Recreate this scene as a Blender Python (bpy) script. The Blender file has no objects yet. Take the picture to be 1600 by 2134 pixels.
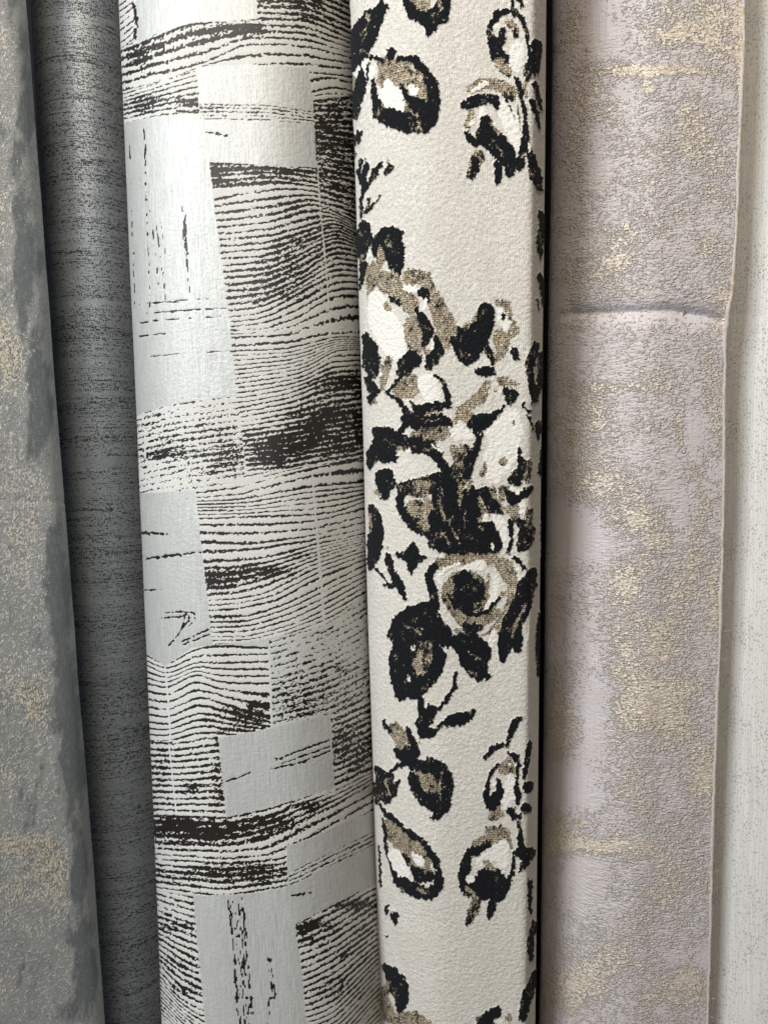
import bpy, math
import numpy as np
from mathutils import Vector, Matrix

# ------------------------------------------------------------------ camera
SC = bpy.context.scene
F = 1560.0; CX, CY = 800.0, 1067.0           # focal length and centre in photograph pixels
PITCH = math.radians(7.0)
CAM = np.array([0.0, 0.0, 0.98])
FW = np.array([0, math.cos(PITCH), -math.sin(PITCH)])
UP = np.array([0, math.sin(PITCH), math.cos(PITCH)])
RT = np.array([1.0, 0, 0])
cd = bpy.data.cameras.new("camera"); cam = bpy.data.objects.new("camera", cd)
SC.collection.objects.link(cam); SC.camera = cam
cd.sensor_fit = 'VERTICAL'; cd.sensor_height = 36.0; cd.lens = 36.0 * F / 2134.0
cd.clip_start = 0.01; cd.clip_end = 50
cam.location = CAM
cam.rotation_euler = (math.pi / 2 - PITCH, 0, 0)

# ------------------------------------------------------------------ light
w = bpy.data.worlds.new("World"); SC.world = w; w.use_nodes = True
bg = w.node_tree.nodes['Background']; bg.inputs[0].default_value = (0.80, 0.90, 1.0, 1); bg.inputs[1].default_value = 0.04
def area(name, loc, target, sx, sy, power, col):
    l = bpy.data.lights.new(name, 'AREA'); l.shape = 'RECTANGLE'; l.size = sx; l.size_y = sy
    l.energy = power; l.color = col
    o = bpy.data.objects.new(name, l); SC.collection.objects.link(o)
    o.location = loc
    o.rotation_euler = (Vector(target) - Vector(loc)).to_track_quat('-Z', 'Y').to_euler()
    return o
area("window_light", (-0.95, -0.60, 1.65), (0.0, 0.45, 0.98), 0.55, 0.9, 29, (0.94, 0.975, 1.0))
area("ceiling_panel", (-0.10, -0.75, 2.05), (0.0, 0.45, 0.98), 0.4, 0.35, 7.5, (1.0, 0.985, 0.96))
area("shop_lamp", (0.02, -0.45, 2.25), (0.05, 0.45, 1.05), 0.22, 0.22, 10.0, (1.0, 0.76, 0.48))
vs = SC.view_settings; vs.view_transform = 'Standard'; vs.look = 'None'; vs.exposure = 0.0; vs.gamma = 1.0

# ------------------------------------------------------------------ numpy helpers
def h2(ix, iy, seed):
    n = (ix.astype(np.int64) * 374761393 + iy.astype(np.int64) * 668265263 + seed * 974634777) & 0xffffffff
    n = ((n ^ (n >> 13)) * 1274126177) & 0xffffffff
    n = ((n ^ (n >> 16)) * 2246822519) & 0xffffffff
    return ((n ^ (n >> 15)) & 0xffff) / 32767.5 - 1.0
def vn(x, y, seed=0):
    ix = np.floor(x); iy = np.floor(y); fx = x - ix; fy = y - iy
    fx = fx * fx * (3 - 2 * fx); fy = fy * fy * (3 - 2 * fy)
    a = h2(ix, iy, seed); b = h2(ix + 1, iy, seed); c = h2(ix, iy + 1, seed); d = h2(ix + 1, iy + 1, seed)
    return (a * (1 - fx) + b * fx) * (1 - fy) + (c * (1 - fx) + d * fx) * fy
def fbm(x, y, seed=0, o=3, g=0.55):
    s = 0; a = 1; t = 0
    for i in range(o):
        s = s + a * vn(x * 2 ** i + 17.3 * i, y * 2 ** i - 9.1 * i, seed + i * 7); t += a; a *= g
    return s / t
def sm(a, b, x):
    t = np.clip((x - a) / (b - a), 0, 1); return t * t * (3 - 2 * t)
def proj(P):
    d = P - CAM; z = d @ FW
    return CX + F * (d @ RT) / z, CY - F * (d @ UP) / z
def ray(x, y):
    return FW * F + RT * (x - CX) + UP * (CY - y)
def sdstroke(X, Y, pts):
    d = np.full(X.shape, 1e9)
    if len(pts) == 1: pts = [pts[0], pts[0]]
    for (x0, y0, r0), (x1, y1, r1) in zip(pts[:-1], pts[1:]):
        dx, dy = x1 - x0, y1 - y0; L = dx * dx + dy * dy + 1e-9
        t = np.clip(((X - x0) * dx + (Y - y0) * dy) / L, 0, 1)
        d = np.minimum(d, np.hypot(X - x0 - t * dx, Y - y0 - t * dy) - (r0 + (r1 - r0) * t))
    return d
def sdpoly(X, Y, P):
    d = np.full(X.shape, 1e9); ins = np.zeros(X.shape, bool); n = len(P)
    for i in range(n):
        x0, y0 = P[i]; x1, y1 = P[(i + 1) % n]
        dx, dy = x1 - x0, y1 - y0; L = dx * dx + dy * dy + 1e-9
        t = np.clip(((X - x0) * dx + (Y - y0) * dy) / L, 0, 1)
        d = np.minimum(d, np.hypot(X - x0 - t * dx, Y - y0 - t * dy))
        if y0 != y1:
            c = ((y0 > Y) != (y1 > Y)) & (X < dx * (Y - y0) / dy + x0); ins ^= c
    return np.where(ins, -d, d)

# ------------------------------------------------------------------ roll geometry
Z0, Z1 = 0.0, 1.62
def r_theta(th, cuts, base=1.0, sig=0.035):
    r = np.full(th.shape, base)
    for a, d in cuts:
        c = np.cos(th - math.radians(a)); r = np.where(c > 0.05, np.minimum(r, d / np.maximum(c, 0.05)), r)
    k = int(4 * sig / (th[1] - th[0])) + 1
    ker = np.exp(-0.5 * (np.arange(-k, k + 1) * (th[1] - th[0]) / sig) ** 2); ker /= ker.sum()
    return np.convolve(np.concatenate([r[-k:], r, r[:k]]), ker, 'valid')
class Roll: pass
def make_roll(Lt, Lb, Rt_, Rb, D, ncol, nrow, cuts=(), sig=0.035, front=(-105, 105), flap=None, lump=0.006, seed=1, base=1.0, next_=14):
    """cylinder tangent to the two sight planes of its photographed edges, at distance D"""
    nL = np.cross(ray(Lt, 0), ray(Lb, 2134)); nR = np.cross(ray(Rt_, 0), ray(Rb, 2134))
    a = np.cross(nL, nR); a /= np.linalg.norm(a)
    if a[2] < 0: a = -a
    m = ray((Lt + Rt_ + Lb + Rb) / 4, CY); lv = np.cross(nL, a); rv = np.cross(nR, a)
    lv /= np.linalg.norm(lv); rv /= np.linalg.norm(rv)
    if lv @ m < 0: lv = -lv
    if rv @ m < 0: rv = -rv
    b = lv + rv; b /= np.linalg.norm(b); half = math.acos(np.clip(lv @ rv, -1, 1)) / 2
    ex = np.cross(b, a); ex /= np.linalg.norm(ex)
    if ex @ RT < 0: ex = -ex
    r = D * math.sin(half); C0 = CAM + b * D
    # section
    th = np.linspace(-math.pi, math.pi, 2881)[:-1]
    if isinstance(sig, tuple):                                     # soft on the left, sharp fold on the right
        bl = sm(math.radians(15), math.radians(30), th)
        rr = r_theta(th, cuts, base, sig[0]) * (1 - bl) + r_theta(th, cuts, base, sig[1]) * bl
    else: rr = r_theta(th, cuts, base, sig)
    px, py = np.sin(th) * rr, -np.cos(th) * rr
    P = np.stack([px, py], 1)
    fl = None
    if flap:
        a0, direc, thick = flap
        i0 = np.searchsorted(th, math.radians(a0))
        fl = (P[i0], np.array([math.cos(math.radians(direc)), math.sin(math.radians(direc))]), i0)
    def resample(Q, n):
        s = np.r_[0, np.cumsum(np.hypot(*np.diff(Q, axis=0).T))]
        t = np.linspace(0, s[-1], n); return np.stack([np.interp(t, s, Q[:, 0]), np.interp(t, s, Q[:, 1])], 1)
    fa, fb = np.searchsorted(th, math.radians(front[0])), np.searchsorted(th, math.radians(front[1]))
    R = Roll(); R.a, R.b, R.ex, R.r, R.C0, R.D, R.half = a, b, ex, r, C0, D, half
    # rows
    fp = C0 - b * r
    def h_of_y(y):
        lo, hi = -1.2, 1.2
        for _ in range(40):
            mid = (lo + hi) / 2
            yy = proj((fp + a * mid)[None])[1][0]
            if yy > y: lo = mid
            else: hi = mid
        return (lo + hi) / 2
    h_top, h_bot = h_of_y(-170), h_of_y(2300)
    # equal spacing on the image
    ys = np.linspace(2300, -170, 60); hs = np.array([h_of_y(y) for y in ys])
    hv = np.interp(np.linspace(0, 1, nrow), np.linspace(0, 1, 60), hs)
    h0 = (Z0 - C0[2]) / a[2]; h1 = (Z1 - C0[2]) / a[2]
    hv = np.r_[np.linspace(h0, h_bot, next_)[:-1], hv, np.linspace(h_top, h1, next_)[1:]]
    if not flap:
        A = resample(P[fa:fb + 1], ncol); B = resample(np.r_[P[fb:], P[:fa + 1]], 26)[1:-1]
        S2 = np.r_[A, B]; S = np.broadcast_to(S2[None], (len(hv), len(S2), 2)).copy(); nf = ncol
    else:
        P0, dr, i0 = fl
        n2 = int(ncol * 0.42); n1 = ncol - n2
        A = resample(P[fa:i0 + 1], n1)
        dc = dr[0] * ex + dr[1] * b
        fbase = C0 + r * (P0[0] * ex + P0[1] * b) + hv[:, None] * a
        dd = fbase - CAM
        _, yr = proj(fbase)
        tx = np.interp(yr, flap_y, flap_x)
        k = (tx - CX) / F
        ln = (k * (dd @ FW) - dd @ RT) / ((dc @ RT) - k * (dc @ FW)) / r
        ln = np.clip(ln, 0.2, 1.4)
        tt = np.linspace(0, 1, n2 + 1)[1:]
        FLP = P0[None, None] + ln[:, None, None] * tt[None, :, None] * dr[None, None]
        # a gentle outward curl of the free end
        nrm = np.array([-dr[1], dr[0]]) * -1
        curl = 0.05 * tt ** 2 * 1.0
        FLP = FLP - nrm[None, None] * (-curl)[None, :, None] * 0 + FLP * 0
        back = thick * np.array([-dr[1], dr[0]])
        RET = (FLP[:, ::-6] + back[None, None])[:, :-3]
        i2 = np.searchsorted(th, math.radians(a0 + 14)); 
        B = resample(np.r_[P[i2:], P[:fa + 1]], 40)[:-1]; B = B * (0.84 + 0.16 * sm(0, 1, np.linspace(0, 1, len(B))))[:, None]
        S = np.concatenate([np.broadcast_to(A[None], (len(hv),) + A.shape), FLP, RET, np.broadcast_to(B[None], (len(hv),) + B.shape)], 1)
        nf = ncol; R.ret = [(nf + k, nf - 1 - 6 * k) for k in range(RET.shape[1])]
    H = np.broadcast_to(hv[:, None], S.shape[:2])
    T = np.arctan2(S[..., 0], -S[..., 1])
    lum = 1 + lump * fbm(np.cos(T) * 1.3 + H * 9 + 5, np.sin(T) * 1.3 + H * 7, seed, 2)
    S = S * lum[..., None]
    W = C0 + r * (S[..., 0:1] * ex + S[..., 1:2] * b) + H[..., None] * a
    X, Y = proj(W.reshape(-1, 3)); X = X.reshape(H.shape); Y = Y.reshape(H.shape)
    # cloth coordinates in mm
    seg = np.hypot(*np.moveaxis(np.diff(S, axis=1), -1, 0)) * r * 1000
    s = np.concatenate([np.zeros((len(hv), 1)), np.cumsum(seg, 1)], 1)
    mid = nf // 2; s = s - s[:, mid:mid + 1]
    # pattern coordinates: continue round the hidden side by arc length
    iL = np.argmin(X[:, :mid], 1); iR = mid + np.argmax(X[:, mid:nf], 1)
    A_X = X.copy(); sc = F / (np.linalg.norm(W - CAM, axis=-1) * 1000)
    col = np.arange(S.shape[1])[None]
    rows = np.arange(len(hv))
    left = col < iL[:, None]; right = col > iR[:, None]
    A_X = np.where(left, X[rows, iL][:, None] + (s - s[rows, iL][:, None]) * sc, A_X)
    A_X = np.where(right, X[rows, iR][:, None] + (s - s[rows, iR][:, None]) * sc, A_X)
    R.W, R.X, R.Y, R.s, R.t, R.nf = W, A_X, Y, s, H * 1000.0, nf
    R.vis = (~left) & (~right)
    return R
def finish(R, name, attrs, mat, disp=None, label=None, parent=None):
    W = R.W
    n, m = W.shape[:2]
    if disp is not None:
        du = np.roll(W, -1, 1) - np.roll(W, 1, 1); dv = np.gradient(W, axis=0)
        N = np.cross(du, dv); N /= np.linalg.norm(N, axis=-1, keepdims=True) + 1e-12
        cen = R.C0 + ((W - R.C0) @ R.a)[..., None] * R.a
        sg = np.sign(np.sum(N * (W - cen), -1).mean())
        lim = np.zeros(m); lim[:R.nf] = 1; lim[R.nf - 4:R.nf] = 0
        disp = disp.copy()
        for kb_, kf_ in getattr(R, 'ret', ()):                      # the back of the loose end follows its front
            disp[:, kb_] = -disp[:, kf_] * lim[kf_]; lim[kb_] = 1
        W = W + N * sg * (disp * lim[None] / 1000.0)[..., None]
    origin = R.C0 + R.a * ((Z0 - R.C0[2]) / R.a[2])
    V = (W - origin).reshape(-1, 3)
    i = np.arange(n - 1)[:, None] * m; j = np.arange(m)[None]; j2 = (j + 1) % m
    Fc = np.stack([i + j, i + j2, i + m + j2, i + m + j], -1).reshape(-1, 4)
    caps = [np.arange(m)[::-1], (n - 1) * m + np.arange(m)]
    loops = np.concatenate([Fc.reshape(-1)] + caps); nq = len(Fc)
    me = bpy.data.meshes.new(name)
    me.vertices.add(len(V)); me.vertices.foreach_set('co', V.astype(np.float32).ravel())
    me.loops.add(len(loops)); me.loops.foreach_set('vertex_index', loops.astype(np.int32))
    me.polygons.add(nq + 2)
    st = np.r_[np.arange(nq) * 4, nq * 4, nq * 4 + m].astype(np.int32)
    me.polygons.foreach_set('loop_start', st)
    sf = np.ones(nq + 2, bool); sf[-2:] = False
    me.update(calc_edges=True)
    me.polygons.foreach_set('use_smooth', sf)
    cl = np.stack([R.s, R.t, R.s * 0], -1).reshape(-1, 3).astype(np.float32)
    at = me.attributes.new('cloth', 'FLOAT_VECTOR', 'POINT'); at.data.foreach_set('vector', cl.ravel())
    for k, v in attrs.items():
        at = me.attributes.new(k, 'FLOAT', 'POINT'); at.data.foreach_set('value', v.astype(np.float32).ravel())
    me.materials.append(mat)
    me.validate(); me.update()
    o = bpy.data.objects.new(name, me); SC.collection.objects.link(o)
    if parent is not None: o.parent = parent
    else: o.location = origin
    return o, origin
def tag(o, label, cat='fabric roll'):
    o['label'] = label; o['category'] = cat; o['group'] = 'fabric rolls standing side by side'

# ------------------------------------------------------------------ material helpers
class NT:
    def __init__(s, name):
        s.m = bpy.data.materials.new(name); s.m.use_nodes = True; s.t = s.m.node_tree
        s.b = s.t.nodes['Principled BSDF']; s.cl = s.attr('cloth', 'Vector')
    def n(s, typ, **kw):
        nd = s.t.nodes.new(typ)
        for k, v in kw.items(): setattr(nd, k, v)
        return nd
    def put(s, sock, v):
        if hasattr(v, 'is_output') or isinstance(v, bpy.types.NodeSocket): s.t.links.new(v, sock)
        else: sock.default_value = v
    def attr(s, name, out='Fac'):
        nd = s.n('ShaderNodeAttribute'); nd.attribute_name = name; return nd.outputs[out]
    def math(s, op, a, b=0.0, c=None, clamp=False):
        nd = s.n('ShaderNodeMath', operation=op); nd.use_clamp = clamp
        s.put(nd.inputs[0], a); s.put(nd.inputs[1], b)
        if c is not None: s.put(nd.inputs[2], c)
        return nd.outputs[0]
    def noise(s, sx, sy, detail=2, rough=0.5, dist=0.0, off=0.0):
        """noise whose features are sx, sy mm large"""
        mp = s.n('ShaderNodeMapping'); s.put(mp.inputs[0], s.cl)
        mp.inputs['Scale'].default_value = (1 / sx, 1 / sy, 1); mp.inputs['Location'].default_value = (off, off * 1.7, off * 0.3)
        nd = s.n('ShaderNodeTexNoise'); s.put(nd.inputs['Vector'], mp.outputs[0])
        nd.inputs['Scale'].default_value = 1; nd.inputs['Detail'].default_value = detail
        nd.inputs['Roughness'].default_value = rough; nd.inputs['Distortion'].default_value = dist
        return nd.outputs['Fac']
    def wave(s, per, direction='X', dist=0.0):
        mp = s.n('ShaderNodeMapping'); s.put(mp.inputs[0], s.cl)
        nd = s.n('ShaderNodeTexWave', wave_type='BANDS', bands_direction=direction); s.put(nd.inputs['Vector'], mp.outputs[0])
        nd.inputs['Scale'].default_value = 1 / per / 3.18; nd.inputs['Distortion'].default_value = dist
        nd.inputs['Detail'].default_value = 1; nd.inputs['Detail Scale'].default_value = 3
        return nd.outputs['Fac']
    def vor(s, sx, sy, feat='F1', rnd=1.0):
        mp = s.n('ShaderNodeMapping'); s.put(mp.inputs[0], s.cl); mp.inputs['Scale'].default_value = (1 / sx, 1 / sy, 1)
        nd = s.n('ShaderNodeTexVoronoi', feature=feat); nd.voronoi_dimensions = '2D'; s.put(nd.inputs['Vector'], mp.outputs[0])
        nd.inputs['Scale'].default_value = 1; nd.inputs['Randomness'].default_value = rnd
        return nd.outputs['Distance'], nd.outputs['Color']
    def step(s, x, lo, hi):
        nd = s.n('ShaderNodeMapRange', interpolation_type='SMOOTHSTEP'); s.put(nd.inputs[0], x)
        nd.inputs[1].default_value = lo; nd.inputs[2].default_value = hi; return nd.outputs[0]
    def rng(s, x, lo, hi, a, b):
        nd = s.n('ShaderNodeMapRange'); s.put(nd.inputs[0], x)
        for i, v in enumerate((lo, hi, a, b)): s.put(nd.inputs[i + 1], v)
        return nd.outputs[0]
    def mix(s, f, a, b):
        nd = s.n('ShaderNodeMix', data_type='RGBA'); s.put(nd.inputs[0], f)
        s.put(nd.inputs[6], a if not isinstance(a, tuple) else (*a, 1)); s.put(nd.inputs[7], b if not isinstance(b, tuple) else (*b, 1))
        return nd.outputs[2]
    def bump(s, h, dist_mm, strength=1.0, prev=None):
        nd = s.n('ShaderNodeBump'); s.put(nd.inputs['Height'], h)
        nd.inputs['Distance'].default_value = dist_mm / 1000; nd.inputs['Strength'].default_value = strength
        if prev is not None: s.put(nd.inputs['Normal'], prev)
        return nd.outputs[0]
    def out(s, color, rough, metal=0.0, normal=None, sheen=0.0, sheenr=0.5, spec=0.5, aniso=None):
        b = s.b
        s.put(b.inputs['Base Color'], color if not isinstance(color, tuple) else (*color, 1)); s.put(b.inputs['Roughness'], rough); s.put(b.inputs['Metallic'], metal)
        if normal is not None: s.put(b.inputs['Normal'], normal)
        s.put(b.inputs['Sheen Weight'], sheen); b.inputs['Sheen Roughness'].default_value = sheenr
        s.put(b.inputs['Specular IOR Level'], spec)
        return s.m

# ------------------------------------------------------------------ setting: wall and floor
def slab(name, x0, x1, y0, y1, z0, z1, mat):
    me = bpy.data.meshes.new(name)
    v = [(x, y, z) for z in (z0, z1) for y in (y0, y1) for x in (x0, x1)]
    f = [(0, 2, 3, 1), (4, 5, 7, 6), (0, 1, 5, 4), (2, 6, 7, 3), (0, 4, 6, 2), (1, 3, 7, 5)]
    me.from_pydata(v, [], f); me.materials.append(mat); o = bpy.data.objects.new(name, me); SC.collection.objects.link(o)
    o['kind'] = 'structure'; return o
def plain(name, col, rough):
    m = bpy.data.materials.new(name); m.use_nodes = True; t = m.node_tree; b = t.nodes['Principled BSDF']
    nz = t.nodes.new('ShaderNodeTexNoise'); nz.inputs['Scale'].default_value = 40; nz.inputs['Detail'].default_value = 6
    rp = t.nodes.new('ShaderNodeValToRGB'); rp.color_ramp.elements[0].color = (*[c * 0.75 for c in col], 1); rp.color_ramp.elements[1].color = (*[min(1, c * 1.2) for c in col], 1)
    t.links.new(nz.outputs[0], rp.inputs[0]); t.links.new(rp.outputs[0], b.inputs['Base Color']); b.inputs['Roughness'].default_value = rough
    return m
slab('wall', -2.2, 2.2, 0.80, 0.90, 0, 2.6, plain('wall_gap_shade', (0.010, 0.010, 0.010), 1.0))  # near-black wall: the shade seen between the rolls is put into its colour
slab('floor', -2.2, 2.2, -2.0, 0.80, -0.05, -0.0005, plain('floor_concrete', (0.25, 0.24, 0.23), 0.8))

# ================================================================== ROLL 3: printed panels
R3 = make_roll(248, 338, 744, 804, 0.505, 400, 1320, next_=110, cuts=[(-8, 0.95)], sig=0.12, seed=3)
X, Y = R3.X, R3.Y
Y = 0 + np.where(Y > 2200, np.mod(Y - 2200, 2100) + 60, np.where(Y < -60, 2190 - np.mod(-60 - Y, 2100), Y)) if True else Y
ov = np.floor((X - 236) / 556); X = X - 556 * ov; Y = np.where(ov != 0, np.mod(Y + 730 * ov, 2100), Y)
wx = X + 1.3 * vn(X / 3.0, Y / 3.0, 41) + 1.0 * vn(X / 9, Y / 5, 42)
wy = Y + 1.2 * vn(X / 5, Y / 3.0, 43)
blk = np.zeros(X.shape); sat = np.ones(X.shape) * 0.8
inview = (Y > -60) & (Y < 2200)
def bbox(x0, x1, y0, y1, pad):
    return np.nonzero((X > x0 - pad) & (X < x1 + pad) & (Y > y0 - pad) & (Y < y1 + pad))
def patch(poly, guides=None, duty=0.32, spk=0.45, dens=(), satin=0.0, sl=16.0, seed=0):
    xs = [p[0] for p in poly]; ys = [p[1] for p in poly]
    I = bbox(min(xs), max(xs), min(ys), max(ys), 4)
    x, y = X[I], Y[I]; d = sdpoly(wx[I], wy[I], poly); m = sm(0.9, -0.9, d)
    if guides is None:
        blk[I] = blk[I] * (1 - m); sat[I] = sat[I] * (1 - m) + satin * m; return
    gx = np.arange(120, 920, 2.0); kr = np.exp(-0.5 * (np.arange(-21, 22) / 7.0) ** 2); kr /= kr.sum()
    def smg(g):                                                    # rounded guide curve
        v = np.interp(gx, [q[0] for q in g], [q[1] for q in g]); return np.convolve(np.pad(v, 21, 'edge'), kr, 'valid')
    G = [(k, np.interp(x, gx, smg(g))) for k, g in guides]
    ph = np.zeros(x.shape); done = np.zeros(x.shape, bool)
    for n_, ((k0, g0), (k1, g1)) in enumerate(zip(G[:-1], G[1:])):
        t = (y - g0) / np.maximum(g1 - g0, 2.0)
        last = n_ == len(G) - 2
        sel = (~done) & ((t < 1) | last); ph[sel] = (k0 + t * (k1 - k0))[sel]; done |= sel
    per = abs(G[-1][1] - G[0][1]).mean() / abs(G[-1][0] - G[0][0])
    phw = ph + 0.10 * fbm(x / 45, ph * 0.8, 51 + seed, 2) + 1.1 / per * vn(x / 3.2, ph * 3, 52 + seed)
    line = np.cos(2 * math.pi * phw)
    wv = fbm(x / 70, ph * 0.9, 53 + seed, 2)                       # lines swell and thin
    st = 0.55 * fbm(x / sl, ph * per / 3.4, 54 + seed, 2) + 0.72 * vn(x / 4.2, ph * per / 2.0, 55 + seed) + 0.72 * vn(x / 2.1, ph * per / 1.9, 59 + seed)
    D = np.zeros(x.shape)
    for (bx, by, rx, ry, am) in dens:
        D += am * np.exp(-((x - bx) / rx) ** 2 - ((y - by) / ry) ** 2)
    D = D * (1 + 0.5 * fbm(x / 30, ph / 1.3, 56 + seed, 2))
    c = math.cos(math.pi * duty * .84)
    v = line - c + 0.25 * wv + D * 1.15 + st * (spk + .08 + 1.15 * np.clip(np.abs(D), 0, 0.9))
    b_ = sm(-0.22, 0.22, v)
    blk[I] = blk[I] * (1 - m) + b_ * m; sat[I] = sat[I] * (1 - m) + satin * m
def mark(pts, rag=2.0, br=0.0, white=False, seed=0):
    xs = [p[0] for p in pts]; ys = [p[1] for p in pts]; I = bbox(min(xs), max(xs), min(ys), max(ys), 12)
    x, y = X[I], Y[I]; d = sdstroke(x, y, pts) + rag * vn(x / 4, y / 4, 61 + seed) + br * vn(x / 7, y / 6, 62 + seed)
    a = sm(0.9, -0.9, d)
    blk[I] = blk[I] * (1 - a) if white else np.maximum(blk[I], a)
PL = dict(satin=1.0)
# top strip, arch block
patch([(200, -60), (283, -60), (285, 75), (262, 100), (200, 120)], [(0, [(230, -60), (290, -95)]), (14, [(230, 140), (290, 80)])], duty=.25, seed=1)
patch([(262, 95), (330, 66), (400, 47), (536, 40), (532, -60), (800, -60), (800, 205), (650, 205), (645, 150), (640, 140), (412, 140), (415, 237), (330, 242), (262, 262), (225, 280), (225, 120)],
      [(-8, [(250, 40), (530, -62), (640, -60), (760, 0)]), (0, [(240, 112), (290, 92), (400, 46), (530, 38), (640, 42), (740, 85), (780, 110)]),
       (4, [(240, 178), (300, 160), (400, 138), (430, 130), (500, 95), (560, 92), (640, 96), (740, 122), (780, 135)]), (5, [(240, 192), (340, 170), (430, 134), (500, 118), (560, 114), (640, 114), (740, 134)]),
       (6, [(240, 202), (410, 146), (525, 137), (640, 132), (740, 146)]), (7, [(240, 210), (410, 156), (530, 152), (640, 151), (740, 160)]),
       (8, [(240, 217), (410, 167), (640, 168), (690, 159), (740, 175)]), (9, [(240, 224), (410, 180), (640, 195), (700, 181), (740, 192)]), (13, [(240, 262), (330, 240), (410, 230), (640, 225), (740, 230)])],
      duty=.30, dens=[(290, 120, 28, 24, 1.5), (340, 95, 40, 22, .8), (400, 75, 45, 22, .8), (470, 62, 55, 16, 1.8), (520, 60, 30, 14, 1.4), (600, 5, 70, 30, 1.2), (690, 20, 60, 50, .7), (620, 70, 80, 10, .3),
                      (300, 218, 32, 18, 1.7), (350, 205, 40, 12, .7), (398, 213, 25, 10, 1.8), (330, 150, 40, 12, .4), (255, 180, 14, 60, .5)], seed=2)
patch([(285, -60), (532, -60), (536, 40), (400, 48), (330, 68), (288, 92)], **PL)
for p in [(278, 8, 4), (281, 20, 3), (284, 38, 4), (286, 48, 2), (281, 62, 3), (282, 74, 2)]: mark([p, (p[0] + 1, p[1] + 7, p[2])], 3)
patch([(408, 140), (520, 134), (640, 142), (648, 215), (655, 234), (418, 219)], **PL)
patch([(225, 275), (262, 255), (330, 241), (415, 238), (418, 247), (656, 258), (660, 345), (437, 338), (450, 450), (465, 560), (480, 680), (490, 800), (497, 835), (300, 862), (230, 880)], **PL)
patch([(416, 216), (560, 219), (655, 233), (657, 258), (560, 251), (418, 248)], [(0, [(416, 216), (560, 219), (657, 234)]), (4, [(418, 248), (560, 250), (657, 259)])], duty=.40, spk=1.0, satin=.5, dens=[(440, 222, 30, 6, .5), (540, 243, 90, 4, -.6)], seed=3)
patch([(368, 228), (415, 232), (415, 238), (368, 236)], [(0, [(360, 230), (420, 235)]), (1, [(360, 238), (420, 243)])], duty=.8, seed=4)
mark([(430, 275, 2), (452, 279, 2.6), (474, 283, 1.2)], 2.5)
patch([(652, 203), (800, 198), (800, 450), (672, 450), (660, 345)], [(0, [(650, 200), (740, 192), (780, 200)]), (22, [(665, 440), (745, 470), (780, 490)])], duty=.45, spk=.9,
      dens=[(700, 290, 90, 100, 1.3), (700, 395, 80, 40, .4)], seed=5)
patch([(437, 338), (662, 350), (672, 440), (800, 445), (800, 965), (760, 960), (512, 990), (500, 900), (490, 800), (480, 680), (465, 560), (450, 450)],
      [(0, [(437, 340), (560, 340), (660, 350), (780, 402)]), (4, [(440, 392), (560, 378), (660, 388), (780, 442)]), (5, [(445, 418), (520, 402), (600, 392), (665, 400), (780, 455)]),
       (8, [(452, 460), (560, 450), (640, 425), (665, 425), (780, 484)]), (11, [(458, 500), (560, 492), (640, 470), (700, 455), (780, 505)]), (17, [(468, 580), (560, 572), (620, 545), (700, 500), (780, 530)]),
       (20, [(472, 622), (560, 612), (640, 575), (700, 535), (780, 552)]), (23, [(476, 662), (540, 655), (600, 625), (660, 590), (700, 572), (780, 578)]), (26, [(480, 690), (560, 684), (620, 662), (680, 625), (720, 612), (780, 625)]),
       (28, [(482, 703), (600, 698), (680, 670), (740, 660), (780, 666)]), (29, [(485, 722), (600, 714), (680, 696), (780, 692)]), (30, [(486, 732), (600, 727), (640, 717), (700, 702), (780, 704)]),
       (36, [(492, 790), (600, 775), (640, 765), (700, 728), (780, 730)]), (42, [(498, 850), (600, 830), (680, 800), (780, 792)]), (48, [(503, 910), (600, 895), (780, 862)]), (56, [(512, 990), (600, 985), (780, 950)])],
      duty=.34, spk=.42, dens=[(480, 350, 60, 11, 1.7), (450, 376, 22, 10, 1.7), (600, 357, 90, 11, 1.7), (500, 382, 50, 7, 1.5), (620, 376, 60, 8, .9), (480, 398, 50, 8, -.7), (600, 555, 70, 50, .75), (560, 610, 70, 25, 1.0), (620, 490, 60, 60, .5), (720, 480, 60, 80, .75), (590, 430, 60, 25, .4), (650, 880, 60, 25, .5),
                               (700, 800, 60, 22, 1.1), (735, 790, 40, 20, .8), (590, 930, 95, 34, 1.9), (720, 890, 80, 65, 1.5), (560, 965, 60, 16, .9), (650, 860, 60, 20, .6), (520, 880, 40, 12, -.3), (620, 690, 150, 6, -.6), (470, 500, 14, 300, .1)], seed=6)
mark([(662, 350, 1.0), (668, 440, 1.2), (680, 560, 1.4), (690, 700, 1.4)], .8, white=True)
mark([(500, 900, 2.2), (513, 985, 2.2)], 1, white=True)
patch([(230, 905), (295, 862), (360, 842), (490, 826), (498, 850), (512, 990), (410, 1020), (295, 1030), (230, 1045)], [(0, [(230, 880), (290, 862), (360, 843), (490, 826), (510, 824)]), (13, [(230, 1045), (290, 1028), (400, 1004), (510, 988)])],
      duty=.16, spk=1.1, sl=22, dens=[(330, 862, 200, 5, .5), (330, 888, 35, 9, .7), (340, 945, 60, 12, 1.6), (350, 915, 40, 8, .7), (440, 897, 50, 12, .5), (455, 945, 45, 30, 1.2), (485, 955, 25, 30, .8), (400, 1005, 120, 14, -.8), (400, 852, 120, 9, -.5), (430, 985, 60, 10, .5)], seed=7)
mark([(302, 898, 1.4), (303, 957, 1.4)], .6, white=True)
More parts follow.
